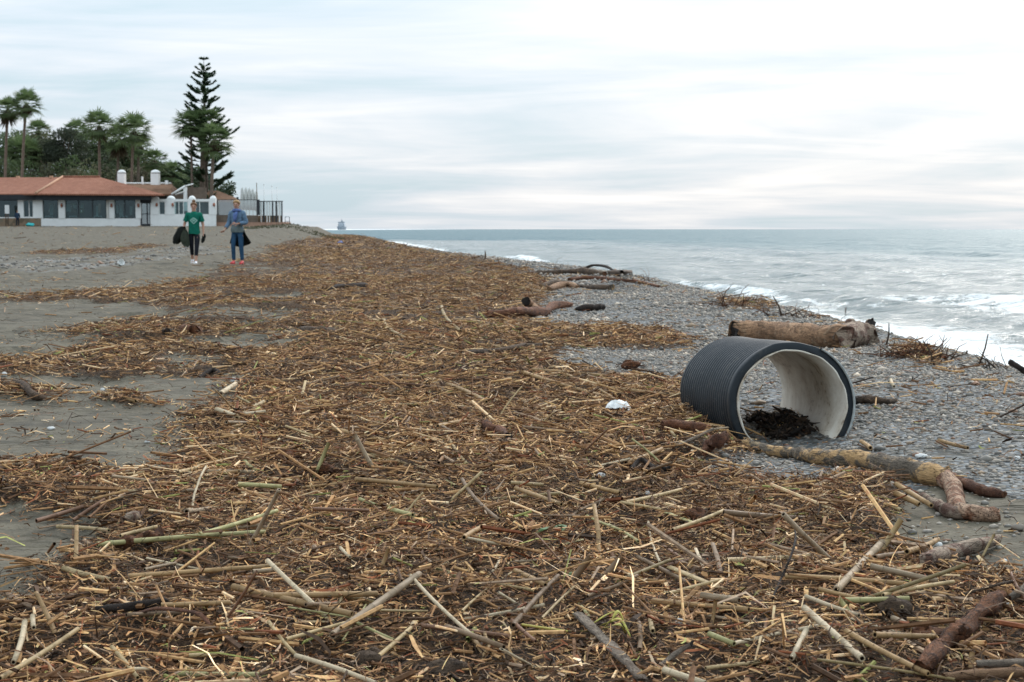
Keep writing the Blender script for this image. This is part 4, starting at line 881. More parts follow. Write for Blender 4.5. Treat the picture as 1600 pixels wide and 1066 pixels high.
# litter left by people, far up the beach
p = hit(187, 414); s_ = p.y/F
g = G().lathe([(0.0, 0), (0.10, 0), (0.115, 0.03), (0.135, 0.2), (0.14, 0.21), (0.128, 0.205), (0.105, 0.03), (0.0, 0.025)], 14)
tagged(g.build('plastic_tub', [M_plastic], None, (0,0,0), None, p), 'white plastic tub lying on the sand left of the walkers', 'tub').rotation_euler = (1.25, 0.2, 0.6)
bpy.data.objects['plastic_tub'].location.z += 0.06; bpy.data.objects['plastic_tub'].scale = (0.62,)*3
M_blue = simple('blue_plastic', (0.16, 0.24, 0.5), 0.5, 0.4, 5, 0.2)
scrap('blue_bag', 532, 379, 9, 5, 'small blue plastic bag far off on the debris', 'plastic bag', M_blue, 9)
# ------------------------------------------------------------------ the beach restaurant and its terrace
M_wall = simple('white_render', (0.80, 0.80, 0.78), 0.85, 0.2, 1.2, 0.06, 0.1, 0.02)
M_wall2 = simple('shaded_render', (0.60, 0.58, 0.54), 0.85, 0.2, 1.2, 0.08)  # greyer white render; the pillar's shaded side is put into its colour
b = NB('terracotta_tiles'); v = b.coord(); w = b.n('ShaderNodeTexWave', wave_type='BANDS', bands_direction='X'); b.l(v, w.inputs[0]); w.inputs['Scale'].default_value = 1.3
w2 = b.n('ShaderNodeTexWave', wave_type='BANDS', bands_direction='Y'); b.l(v, w2.inputs[0]); w2.inputs['Scale'].default_value = 0.85
n = b.noise(v, 1.5, 6, 0.75)
c = b.ramp(n, [(0.3, (0.20, 0.080, 0.05)), (0.55, (0.29, 0.122, 0.075)), (0.75, (0.37, 0.19, 0.125))])
c = b.mix(0.22, c, b.ramp(w.outputs['Fac'], [(0, 0.3), (1, 0.7)]), 'OVERLAY')
b.bsdf(c, 0.85, 0.2, b.bump(b.math('ADD', w.outputs['Fac'], b.math('MULTIPLY', w2.outputs['Fac'], 0.6)), 0.8, 0.06)); M_tile = b.m
b = NB('old_brown_tiles'); v = b.coord(); n = b.noise(v, 2.5, 6, 0.8)
b.bsdf(b.ramp(n, [(0.3, (0.10, 0.055, 0.035)), (0.55, (0.20, 0.11, 0.065)), (0.75, (0.32, 0.2, 0.13))]), 0.9, 0.2, b.bump(n, 0.8, 0.06)); M_oldtile = b.m
M_hip = simple('hip_tiles', (0.50, 0.30, 0.2), 0.85, 0.2, 4)
M_eaveshade = simple('eave_shade_black', (0.02, 0.022, 0.026), 0.6, 0.3, 3)  # near-black for the eave band: shade put into the colour
M_frame = simple('dark_metal_frame', (0.025, 0.028, 0.033), 0.45, 0.4, 3)
M_wframe = simple('white_frame', (0.7, 0.7, 0.68), 0.5, 0.3, 3, 0.05)
b = NB('window_glass'); t1 = b.n('ShaderNodeBsdfTransparent'); t1.inputs[0].default_value = (0.56, 0.69, 0.70, 1); g1 = b.n('ShaderNodeBsdfGlossy'); g1.inputs[0].default_value = (0.8, 0.85, 0.88, 1); g1.inputs['Roughness'].default_value = 0.03
ms = b.n('ShaderNodeMixShader'); ms.inputs[0].default_value = 0.06; b.l(t1.outputs[0], ms.inputs[1]); b.l(g1.outputs[0], ms.inputs[2]); b.l(ms.outputs[0], b.out.inputs[0]); M_glass = b.m
b = NB('clear_screen_glass'); t1 = b.n('ShaderNodeBsdfTransparent'); t1.inputs[0].default_value = (0.82, 0.86, 0.86, 1); g1 = b.n('ShaderNodeBsdfGlossy'); g1.inputs['Roughness'].default_value = 0.05
ms = b.n('ShaderNodeMixShader'); ms.inputs[0].default_value = 0.25; b.l(t1.outputs[0], ms.inputs[1]); b.l(g1.outputs[0], ms.inputs[2]); b.l(ms.outputs[0], b.out.inputs[0]); M_screen = b.m
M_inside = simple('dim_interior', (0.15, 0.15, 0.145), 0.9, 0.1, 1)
M_lamp = simple('terracotta_wall_lamp', (0.33, 0.12, 0.07), 0.7, 0.2, 8)
b = NB('rubble_stone'); v = b.coord(); vo = b.voro(v, 2.4, out='Color'); sp_ = b.n('ShaderNodeSeparateColor'); b.l(vo, sp_.inputs[0])
b.bsdf(b.ramp(sp_.outputs[0], [(0, (0.12, 0.09, 0.06)), (0.5, (0.2, 0.17, 0.12)), (1, (0.27, 0.17, 0.11))]), 0.9, 0.2, b.bump(b.voro(v, 2.4), 0.7, 0.05)); M_rubble = b.m
M_brick = simple('pale_brick_base', (0.38, 0.23, 0.165), 0.9, 0.2, 3, 0.2)
M_brownbase = simple('brown_terrace_wall', (0.15, 0.115, 0.09), 0.9, 0.2, 2, 0.25)
YH = 170.0
M_lightpatch = simple('pale_light_patch', (0.8, 0.82, 0.78), 0.9, 0.1, 5, 0.1)
def bxp(g, x0, y0, x1, y1, Y, dep, mi=0):
    """box whose front face covers these photo pixels on the plane at distance Y"""
    a = at(x0, y1, Y); c = at(x1, y0, Y); return g.box((a.x, Y, a.z), (c.x, Y+dep, c.z), mi)
def part(name, boxes, m, parent, Y, dep):
    g = G()
    for q in boxes: bxp(g, *q, Y, dep)
    o = parent.location if parent.parent is None else parent.parent.location
    return g.build(name, [m], parent, tuple(o) if True else (0,0,0))
def sub(name, boxes, m, parent, Y, dep):
    return part(name, boxes, m, parent, Y, dep)
house = empty('restaurant', at(140, 354, YH)); HO = tuple(house.location)
tagged(house, 'low white beach restaurant with wide windows and a terracotta hipped roof', 'building')
# roof planes with thickness
def roofpart(name, P, m, parent, O, th=0.18, faces=None):
    n = len(P); g = G(); top = [Vector(p)-Vector(O) for p in P]; bot = [p-Vector((0, 0, th)) for p in top]
    fs = faces or [tuple(range(n))]
    bd = {}
    for f in fs:
        for i in range(len(f)):
            e = (f[i], f[(i+1) % len(f)]); bd[e] = 1
    allf = list(fs)+[tuple(i+n for i in reversed(f)) for f in fs]+[(a, a+n, c+n, c) for (a, c) in bd if (c, a) not in bd]
    g.add(top+bot, allf); return g.build(name, [m], parent)
p0, p1, p2 = at(-120, 304.5, 176), at(56, 302.6, 168.6), at(257, 304, 168.6)
r0, r1, r2 = at(-120, 278, 186), at(98, 277, 177), at(156, 277, 177)
b2, b1, b0 = at(235, 304, 186), at(60, 304, 190), at(-120, 306, 196)
roof = roofpart('roof', [p0, p1, p2, b2, b1, b0, r0, r1, r2], M_tile, house, HO, 0.16, [(0,1,7,6), (1,2,8,7), (2,3,8), (3,4,7,8), (4,5,6,7)])
G().tube([p1-house.location+Vector((0,0,.06)), r1-house.location+Vector((0,0,.08))], 0.13, 8).build('hip_ridge', [M_hip], roof)
G().tube([r1-house.location+Vector((0,0,.05)), r2-house.location+Vector((0,0,.05))], 0.13, 8).build('ridge', [M_tile], roof)
part('eave_shadow', [(56, 303.5, 236, 312.6)], M_eaveshade, house, YH-1.0, 0.3)  # dark strip standing in for the shadow under the eaves
part('eave_shadow', [(-60, 304.5, 55.5, 312.6)], M_eaveshade, house, YH-0.6, 0.3)
part('lower_wall', [(64.5, 341.5, 219, 354.5)], M_wall, house, YH, 0.4)
part('lower_wall', [(-60, 339.5, 64, 341), (28, 312, 36.5, 339.5), (52, 312, 64.3, 339.5)], M_wall, house, YH+0.02, 0.4)
part('stone_base', [(-60, 341.05, 64.2, 354.5)], M_rubble, house, YH+0.03, 0.4)
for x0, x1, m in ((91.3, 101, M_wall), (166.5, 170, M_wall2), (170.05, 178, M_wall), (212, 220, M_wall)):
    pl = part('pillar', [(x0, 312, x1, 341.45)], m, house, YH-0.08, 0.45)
    if x0 != 166.5: 
        q = at((x0+x1)/2, 321, YH-0.2); G().lathe([(0.0, -0.22), (0.10, -0.2), (0.14, 0), (0.09, 0.2), (0, 0.22)], 8, tuple(q-house.location)).build('wall_lamp', [M_lamp], pl)
part('pillar', [(64.5, 312, 66, 341.45)], M_wall, house, YH-0.04, 0.4)
def window(x0, y0, x1, y1, Y, parent, m=M_frame, mull=()):
    fw = 0.7
    f = part('window', [(x0, y0, x1, y0+fw), (x0, y1-fw, x1, y1), (x0, y0+fw, x0+fw, y1-fw), (x1-fw, y0+fw, x1, y1-fw)]+[(q-0.35, y0+fw, q+0.35, y1-fw) for q in mull], m, parent, Y, 0.1)
    g = G(); a = at(x0+fw, y1-fw, Y+0.05); c = at(x1-fw, y0+fw, Y+0.05); O = parent.location
    g.box((a.x-O.x, Y+0.04-O.y, a.z-O.z), (c.x-O.x, Y+0.06-O.y, c.z-O.z)).build('pane', [M_glass], f); return f
window(66, 312.4, 91.2, 341.4, YH+0.2, house); window(101, 312.4, 166.4, 341.4, YH+0.2, house, mull=(122.7, 144.5)); window(178, 312.4, 212, 341.4, YH+0.2, house, mull=(195,))
window(36.5, 313, 52, 339.4, YH+0.2, house, M_wframe, (45.5,)); window(-60, 313, 28, 339.4, YH+0.2, house)
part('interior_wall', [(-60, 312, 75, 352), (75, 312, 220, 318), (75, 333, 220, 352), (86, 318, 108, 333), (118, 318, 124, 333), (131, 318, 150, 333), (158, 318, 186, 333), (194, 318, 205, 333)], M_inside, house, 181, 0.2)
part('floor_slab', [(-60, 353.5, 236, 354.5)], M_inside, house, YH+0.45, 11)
for x0, x1, y0, y1 in ((78, 83, 320, 336), (104, 110, 319, 331), (113.5, 119.5, 320, 326), (126, 129.5, 320, 325), (150, 153, 322, 338), (182, 184.5, 321, 334), (186.5, 191.5, 319, 337), (203, 206, 322, 336)): part('light_patch', [(x0, y0, x1, y1)], M_lightpatch, house, YH+2.2, 0.05)  # pale boxes added inside: bright patches in the windows put in as colour
for x in (70, 108, 147, 187): part('bench_back', [(x, 337.5, x+12, 338.5), (x, 338.5, x+0.8, 341.4), (x+11.2, 338.5, x+12, 341.4)], M_wframe, house, YH+0.6, 0.05)
dr = part('door', [(220.2, 317, 235, 318.2), (220.2, 350, 235, 353), (220.2, 318.2, 221.4, 350), (229.3, 318.2, 230.6, 350), (234, 318.2, 235, 350), (221.4, 334, 234, 335)], M_frame, house, YH+0.1, 0.12)
part('pane', [(221.5, 318.3, 229.2, 333.9), (230.7, 318.3, 233.9, 333.9), (221.5, 335.1, 229.2, 349.9), (230.7, 335.1, 233.9, 349.9)], M_screen, dr, YH+0.14, 0.03)
part('door_canopy', [(219, 312, 236, 317)], M_eaveshade, house, YH-0.1, 1.0)
for x in (25, 77, 128): part('vent_cap', [(x*1.0, 275, x+4, 278.5)], M_hip, house, 177.0, 0.5)
c = part('chimney', [(183.5, 271, 194, 289)], M_wall, house, 178.5, 0.9)
def dome(x0, x1, yt, yb, Y, parent, dep):
    a, e = at(x0, yb, Y), at(x1, yt, Y); O = parent.location if parent.parent is None else parent.parent.location; w_ = (e.x-a.x)/2; h_ = e.z-a.z
    g = G().lathe([(w_*1.05, 0), (w_*1.05, h_*0.25), (w_*0.85, h_*0.6), (w_*0.45, h_*0.9), (0.001, h_)], 12, ((a.x+e.x)/2-O.x, Y+dep/2-O.y, a.z-O.z)); return g
dome(182.4, 195, 265, 270, 178.5, c, 0.9).build('cap', [M_wall], c); part('vent_band', [(183.8, 270, 193.6, 270.95)], M_brownbase, c, 178.55, 0.8)
# walled terrace
terr = empty('terrace_wall', at(286, 354, YH)); tagged(terr, 'white terrace wall with round topped pillars and glazed openings right of the restaurant', 'wall')
part('wall_base', [(235.1, 335.5, 337, 354.5)], M_wall, terr, YH, 0.35)
part('wall_panel', [(247.2, 315, 248.6, 335.4), (258.2, 315, 259.9, 335.4)], M_wall, terr, YH+0.03, 0.3)
part('top_beam', [(247.2, 311.3, 259.9, 314.9), (272.1, 311.3, 293.9, 314.9), (304.1, 311.3, 326.9, 314.9)], M_wall, terr, YH+0.02, 0.3)
for x0, x1 in ((235.2, 247), (260, 272), (294, 304), (327, 336.5)):
    pl = part('pillar', [(x0, 310.5, x1, 335.4)], M_wall, terr, YH-0.04, 0.8)
    dome(x0, x1, 305.8, 310.5, YH-0.04, pl, 0.8).build('rounded_top', [M_wall], pl)
    q = at(x1-2.2, 320, YH-0.15); G().lathe([(0.0, -0.2), (0.10, -0.18), (0.13, 0), (0.08, 0.18), (0, 0.2)], 8, tuple(q-terr.location)).build('wall_lamp', [M_lamp], pl)
window(248.7, 315.2, 258.1, 335.3, YH+0.1, terr, M_wframe); window(272.2, 315.2, 293.8, 335.3, YH+0.1, terr, M_wframe, (279.5, 286.5)); window(304.2, 315.2, 326.8, 335.3, YH+0.1, terr, M_wframe, (312,))
# annex behind with old tiles and a white gable
ann = empty('annex_building', at(290, 353, 178)); tagged(ann, 'annex behind the terrace with old brown tiles, white gable post and chimney', 'building')
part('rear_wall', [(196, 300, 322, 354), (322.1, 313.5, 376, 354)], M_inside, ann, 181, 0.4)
AO = ann.location
ra = roofpart('roof', [at(196, 303, 178), at(268, 303, 178), at(284, 303, 186), at(268, 287.5, 184), at(196, 287.5, 184), at(190, 303, 190)], M_oldtile, ann, AO, 0.2, [(0,1,3,4), (1,2,3), (2,5,4,3)])
for i in range(24):
    x = 196+i*3; q = at(x, 286.5, 183.9)-AO; G().tube([q, q+Vector((0.2, 0, 0))], 0.12, 6).build('ridge_tile', [M_wall], ra)
rb = roofpart('roof', [at(330, 313, 179), at(379, 314, 179), at(376, 312, 190), at(340, 298, 185), at(320, 298, 185)], M_oldtile, ann, AO, 0.2, [(0,1,3,4), (1,2,3)])
part('gable_post', [(287, 292, 291.4, 330)], M_wall, ann, 177, 0.4)
def bar(x0, y0, x1, y1, Y, r, parent, name, m):
    O = parent.location; G().tube([at(x0, y0, Y)-O, at(x1, y1, Y)-O], r, 6).build(name, [m], parent)
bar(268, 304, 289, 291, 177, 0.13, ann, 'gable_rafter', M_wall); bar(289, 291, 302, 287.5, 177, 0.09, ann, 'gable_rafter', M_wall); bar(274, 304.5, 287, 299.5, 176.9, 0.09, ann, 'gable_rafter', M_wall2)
part('gable_infill', [(291.5, 293, 322, 311), (271, 304, 286.9, 311)], M_brownbase, ann, 177.6, 0.2)
c = part('chimney', [(235.5, 271, 247.5, 289)], M_wall, ann, 180, 0.9); dome(234.4, 248.6, 265, 270, 180, c, 0.9).build('cap', [M_wall], c); part('vent_band', [(235.8, 270, 247.2, 270.95)], M_brownbase, c, 180.05, 0.8)
c = part('vent_stack', [(258, 282, 262, 288)], M_wall, ann, 180, 0.3); part('vent_stack', [(221, 276, 223, 288)], M_wall, ann, 180, 0.3)
# glazed terrace at the right end
gt = empty('glazed_terrace', at(390, 354, 171)); tagged(gt, 'glass screened terrace on a brick base at the right end of the restaurant', 'terrace')
part('brick_base', [(337.1, 347.5, 442, 354.8)], M_brick, gt, 170.9, 6)
part('base_wall', [(337.1, 336.5, 402, 347.4)], M_brownbase, gt, 171, 0.3); part('base_wall', [(402.1, 337, 440, 347.4)], M_rubble, gt, 172.5, 0.3)
for x0, x1, y0 in ((337.2, 340, 311), (370, 372.4, 308), (401, 405.5, 312)): part('post', [(x0, y0, x1, 336.4)], M_frame, gt, 171, 0.18)
for x0, x1 in ((340.1, 369.9), (372.5, 400.9)): part('glass_screen', [(x0, 313, x1, 336)], M_screen, gt, 171.05, 0.04)
part('top_rail', [(340.1, 311.8, 369.9, 312.8), (372.5, 311.8, 400.9, 312.8)], M_frame, gt, 171.02, 0.1)
part('side_rail', [(405.6, 314, 442, 315.4)], M_frame, gt, 171.5, 0.15)
for x, w_, m in ((408, 1, M_wframe), (412, 2.2, M_frame), (417, 1, M_wframe), (421, 0.8, M_wframe), (426, 1.6, M_frame), (431.5, 2.2, M_frame), (436.5, 1.6, M_wframe), (440.5, 1.4, M_frame)): part('post', [(x-w_/2, 315.5, x+w_/2, 347.3)], m, gt, 171.6, 0.12)
for x0, x1 in ((405.7, 410.2), (413.8, 424.4), (427.6, 429.3), (433.7, 439.7)): part('glass_screen', [(x0, 315.6, x1, 337)], M_screen, gt, 171.75, 0.04)
part('floor', [(337.2, 346.8, 441, 347.3)], M_brick, gt, 173, 7)
M_canvas = simple('grey_white_canvas', (0.55, 0.56, 0.53), 0.9, 0.1, 5, 0.15)
for i, (x, yt) in enumerate(((379, 292.5), (384.8, 292.5), (390.2, 293.5), (395.6, 294.5), (401, 298))):
    base = at(x, 346.5, 174); o = empty('closed_parasol', base); tagged(o, ('leftmost', 'second from left', 'middle', 'second from right', 'rightmost, shortest')[i]+' of five closed white parasols on the glazed terrace', 'parasol', 'closed parasols on the terrace')
    h_ = (at(x, yt, 174)-base).z
    G().tube([(0,0,0), (0,0,h_)], 0.04, 8).build('pole', [M_wframe], o); g = G(); vs = []; n = 12
    for z, r in ((h_*0.34, 0.16), (h_*0.5, 0.19), (h_*0.75, 0.17), (h_*0.93, 0.13), (h_*0.995, 0.03)):
        for k in range(n): t = 6.2832*k/n; q = r*(1+0.22*math.cos(4*t)); vs.append((q*math.cos(t), q*math.sin(t), z))
    g.add(vs, [(i_*n+k, i_*n+(k+1) % n, (i_+1)*n+(k+1) % n, (i_+1)*n+k) for i_ in range(4) for k in range(n)]+[tuple(range(n))[::-1]], 0, True).build('folded_canopy', [M_canvas], o)
    G().lathe([(0.25, 0), (0.25, 0.08), (0.05, 0.1)], 10).build('base', [M_frame], o)
for i, (x, yt) in enumerate(((401.8, 285.5), (413, 288.5), (425.6, 291), (433.4, 293))):
    base = at(x, 347, 173.2); h_ = (at(x, yt, 173.2)-base).z; o = empty('flagpole', base)
    tagged(o, ('bare flagpole beside the rightmost closed parasol, the tallest', 'second bare flagpole from the parasols', 'third bare flagpole from the parasols', 'bare flagpole farthest right on the terrace')[i], 'flagpole', 'bare flagpoles on the terrace')
    G().tube([(0,0,0), (0,0,h_*0.5), (0,0,h_)], [0.06, 0.05, 0.04], 8).build('pole', [M_wframe if i else M_greywood], o); G().blob((0,0,h_), 0.07, 1, 0, 8, 6).build('finial', [M_wframe], o); G().tube([(0,0,0), (0,0,0.12)], 0.12, 8).build('base', [M_frame], o)
rl = empty('beach_railing', at(449, 354, 172)); tagged(rl, 'low metal railing at the right end of the terrace', 'railing')
for x in (445.5, 452.3): bar(x, 339, x, 356, 172, 0.035, rl, 'post', M_frame)
for y in (339, 346): bar(445.5, y, 452.3, y, 172, 0.03, rl, 'rail', M_frame)
sg = empty('notice_board', at(10.5, 354, 168.5)); tagged(sg, 'pale notice board on two legs before the stone base at far left', 'notice board')
part('panel', [(7.6, 320.5, 14, 334)], M_wframe, sg, 168.5, 0.08)
for x in (9, 12.5): part('leg', [(x-0.5, 334.1, x+0.5, 354.5)], M_brownlog, sg, 168.52, 0.06)
M_turq = simple('turquoise_plastic', (0.03, 0.42, 0.42), 0.4, 0.4, 4, 0.15)
p = at(47, 351.5, 167.5); g = G().blob((0, 0, 0.16), 0.36, 4, 0.18, 12, 8, 0, (1.4, 0.8, 0.55))
o = tagged(g.build('plastic_sack', [M_turq], None, (0,0,0), None, Vector((p.x, p.y, H1(p.x, p.y)))), 'turquoise plastic sack lying by the stone base of the restaurant', 'sack')
p = hit(8, 356); g = G().blob((0, 0, 0.10), 0.30, 6, 0.15, 12, 8, 0, (1.5, 0.9, 0.4)); tagged(g.build('white_sack', [M_canvas], None, (0,0,0), None, p), 'whitish sack on the sand at the far left edge', 'sack')
# ------------------------------------------------------------------ trees
def leafmat(name, c1, c2, scale=0.8):
    b = NB(name); v = b.coord(); n = b.noise(v, scale, 3); c = b.mix(b.ramp(n, [(0.35, 0.0), (0.65, 1.0)]), c1, c2)
    rnd = b.noise(v, scale*12, 2); c = b.mix(0.5, c, b.ramp(rnd, [(0.3, 0.3), (0.7, 0.7)]), 'OVERLAY')
    p = b.bsdf(c, 0.6, 0.3); t = b.n('ShaderNodeBsdfTranslucent'); b.l(c, t.inputs[0]); m = b.n('ShaderNodeMixShader'); m.inputs[0].default_value = 0.4
    b.l(p.outputs[0], m.inputs[1]); b.l(t.outputs[0], m.inputs[2]); b.l(m.outputs[0], b.out.inputs[0]); return b.m
M_palm = leafmat('palm_leaf', (0.10, 0.15, 0.06), (0.15, 0.20, 0.085)); M_skirt = leafmat('dead_palm_skirt', (0.12, 0.09, 0.05), (0.075, 0.055, 0.035))
M_ara = leafmat('araucaria_needles', (0.05, 0.095, 0.055), (0.085, 0.13, 0.07)); M_pine = leafmat('dark_pine_needles', (0.032, 0.044, 0.028), (0.06, 0.07, 0.04))
M_shrub = [leafmat('shrub_olive', (0.11, 0.12, 0.065), (0.16, 0.16, 0.09)), leafmat('shrub_green', (0.07, 0.105, 0.045), (0.11, 0.145, 0.065)), leafmat('shrub_brownish', (0.17, 0.145, 0.10), (0.125, 0.12, 0.075)), leafmat('shrub_dark', (0.05, 0.07, 0.035), (0.08, 0.10, 0.05))]
M_trunk = simple('palm_trunk', (0.17, 0.13, 0.10), 0.9, 0.2, 3, 0.3, 0.6, 0.05); M_bark = simple('grey_bark', (0.12, 0.095, 0.075), 0.9, 0.2, 3, 0.3, 0.6, 0.04)
def blades_mesh(name, A, D, Ln, Wd, mat_, parent, droop=0.0, side=None):
    """narrow two-segment blades from points A along D, bulk built"""
    n = len(A); up = np.array([0, 0, 1.0]); S = np.cross(D, up)+RNG.normal(0, 0.35, (n, 3)) if side is None else side; S /= np.linalg.norm(S, axis=1)[:, None]+1e-9
    M_ = A+D*(Ln*0.55)[:, None]-up*(droop*Ln*0.15)[:, None]; T = A+D*Ln[:, None]-up*(droop*Ln*0.55)[:, None]; w_ = Wd[:, None]
    V = np.stack([A-S*w_*0.5, A+S*w_*0.5, M_-S*w_, M_+S*w_, T-S*w_*0.15, T+S*w_*0.15], 1).reshape(-1, 3); b0 = np.arange(n)[:, None]*6
    return link(name, mesh_np(name, V, np.concatenate([b0+np.array([0,1,3,2]), b0+np.array([2,3,5,4])])), [mat_], parent)
def palm(px, top, base, Y, label, cr=1.6, lean=0.0, seed=0, skirt=1.2, trunk_r=0.20):
    cr *= 1.2
    """fan palm: px of trunk foot, py of crown top and of where its foot stands"""
    r_ = random.Random(seed); B = at(px, base, Y); B.z = H1(B.x, B.y) if Y < 400 else B.z; T = at(px+lean, top, Y); h_ = T.z-B.z-cr*0.95
    root = tagged(empty('fan_palm', B), label, 'palm tree', 'palms around the restaurant'); dx = (T.x-B.x)
    pts = [(dx*t*t, 0.15*math.sin(t*2), h_*t) for t in (0, .2, .4, .6, .8, 1)]
    G().tube(pts, [trunk_r*1.3, trunk_r, trunk_r*.9, trunk_r*.85, trunk_r*.8, trunk_r*.9], 10, rough=0.05, seed=seed).build('trunk', [M_trunk], root)
    top_ = np.array([dx, 0.15*math.sin(2), h_]); A, D, Ln, Wd = [], [], [], []; pA, pD = [], []; Sd = []
    nf = 58
    for i in range(nf):
        az = i*2.39996+r_.uniform(-.2, .2); el = math.asin(0.98-1.62*(i+0.5)/nf)+r_.uniform(-.15, .15)
        d = np.array([math.cos(az)*math.cos(el), math.sin(az)*math.cos(el), math.sin(el)]); pet = cr*r_.uniform(0.40, 0.66)
        hub = top_+d*pet-np.array([0, 0, 0.10*pet]); pA.append(top_); pD.append(hub-top_)
        s = np.cross(d, [0, 0, 1.0]); s /= np.linalg.norm(s)+1e-9; w = np.cross(s, d)
        for k in range(11):
            f = (k-5)/5*1.25; dd = d*math.cos(f)+s*math.sin(f)+w*0.1*(1-abs(f)); A.append(hub); D.append(dd/np.linalg.norm(dd)); Ln.append(cr*r_.uniform(0.42, 0.66)*(1-0.15*abs(f))); Wd.append(0.030*cr)
            Sd.append(-d*math.sin(f)+s*math.cos(f))
    crn = blades_mesh('crown', np.array(A), np.array(D), np.array(Ln), np.array(Wd), M_palm, root, 0.45, np.array(Sd))
    pA, pD = np.array(pA), np.array(pD); ln = np.linalg.norm(pD, axis=1); blades_mesh('petioles', pA, pD/ln[:, None], ln, np.full(len(ln), 0.03), M_palm, crn)
    n = 160; z = RNG.random(n); az = RNG.uniform(0, 6.283, n); rad = 0.18+0.35*cr*np.sqrt(z)*0.6
    A = np.stack([top_[0]+np.cos(az)*trunk_r*0.8, top_[1]+np.sin(az)*trunk_r*0.8, h_+0.1-(1-z)*skirt*0.5], 1); D = np.stack([np.cos(az)*0.55, np.sin(az)*0.55, np.full(n, -0.8)], 1)
    blades_mesh('dead_skirt', A, D, RNG.uniform(0.4, 1.0, n)*skirt*0.75, np.full(n, 0.07), M_skirt, root)
    return root
palm(8, 146, 352, 196, 'tall palm at the left edge of the picture', 1.75, 3, 1, 2.6)
palm(34, 134, 352, 194, 'tallest palm at far left, second from the edge', 2.0, 6, 2, 1.6)
palm(157, 166, 352, 192, 'tall palm rising behind the middle of the red roof', 2.15, -4, 3, 2.2)
palm(183, 186, 352, 198, 'shaggy palm between the mid roof palm and the chimney palm', 2.1, 2, 4, 3.2)
palm(205, 171, 352, 190, 'full crowned palm behind the left chimney', 2.3, 3, 5, 1.4)
palm(216, 205, 352, 203, 'lower palm half hidden right of the full crowned palm', 1.6, 0, 15, 1.6)
palm(240, 227, 352, 196, 'small palm above the right chimney', 1.7, 0, 6, 1.0)
palm(268, 247, 352, 205, 'low palm left of the big conifer', 1.6, 0, 7, 1.0)
palm(301, 163, 352, 182, 'slim palm in front of the conifer, on its left side', 2.05, -4, 8, 1.6, 0.16)
palm(316, 158, 352, 183, 'thick trunked palm in the centre before the conifer', 2.2, 2, 9, 2.0, 0.36)
palm(330, 186, 352, 180, 'palm in front of the conifer, on its right side', 2.1, 4, 10, 2.0, 0.22)
palm(36, 205, 352, 215, 'old palm with drooping fronds behind the two tall left palms', 2.6, 0, 11, 2.5)
palm(65, 181, 352, 222, 'palm top showing left of the dark pine', 1.9, -6, 12, 1.0)
palm(118, 182, 352, 226, 'palm top showing behind the dark pine', 1.8, 0, 13, 1.0)

def conifer(px, top, Y):
    B = at(px, 352, Y); B.z = H1(B.x, B.y); h_ = at(px, top, Y).z-B.z; root = tagged(empty('island_pine', B), 'tall tiered conifer rising above the palms at the right end of the restaurant', 'conifer')
    G().tube([(0,0,0), (0.05,0,h_*.3), (0.02,0,h_*.6), (0,0,h_*.9), (0,0,h_)], [0.34, 0.27, 0.18, 0.06, 0.02], 10, rough=0.04).build('trunk', [M_bark], root)
    A, D, Ln, Wd = [], [], [], []; gb = G(); r_ = random.Random(4); nw = 33
    for i in range(nw):
        t = 0.16+0.83*i/(nw-1); z0 = h_*(t+r_.uniform(-.012, .012)); L0 = 4.9*(1-t)**0.72*(0.75+0.45*r_.random())+0.12; nb = 6 if t < 0.85 else 5
        for k in range(nb):
            if r_.random() < 0.18: continue
            az = 6.2832*k/nb+i*0.9+r_.uniform(-.4, .4); Lb = L0*r_.uniform(0.5, 1.15); rise = 0.10+0.45*t+r_.uniform(-.08, .08)
            P = [Vector((math.cos(az)*Lb*q, math.sin(az)*Lb*q, z0-0.10*Lb*math.sin(q*3.1)+Lb*rise*q*q*0.8)) for q in (0, .25, .5, .75, 1)]
            gb.tube(P, [0.04, 0.03, 0.022, 0.016, 0.008], 4, cap=False)
            nbld = int(46+70*Lb)
            for _ in range(nbld):
                q = r_.random()**0.5*0.78+0.22; j = min(int(q*4), 3); f = q*4-j; p = P[j].lerp(P[j+1], f); a2 = az+r_.choice((-1, 1))*r_.uniform(0.35, 0.95); e2 = r_.uniform(0.1, 0.75)
                A.append(p); D.append((math.cos(a2)*math.cos(e2), math.sin(a2)*math.cos(e2), math.sin(e2))); Ln.append(r_.uniform(0.25, 0.62)*(0.8+0.3*(1-t))); Wd.append(r_.uniform(0.045, 0.085))
    gb.build('branches', [M_bark], root)['kind'] = 'stuff'
    blades_mesh('crown', np.array([tuple(a) for a in A]), np.array(D), np.array(Ln), np.array(Wd), M_ara, root)
conifer(322, 92, 184)

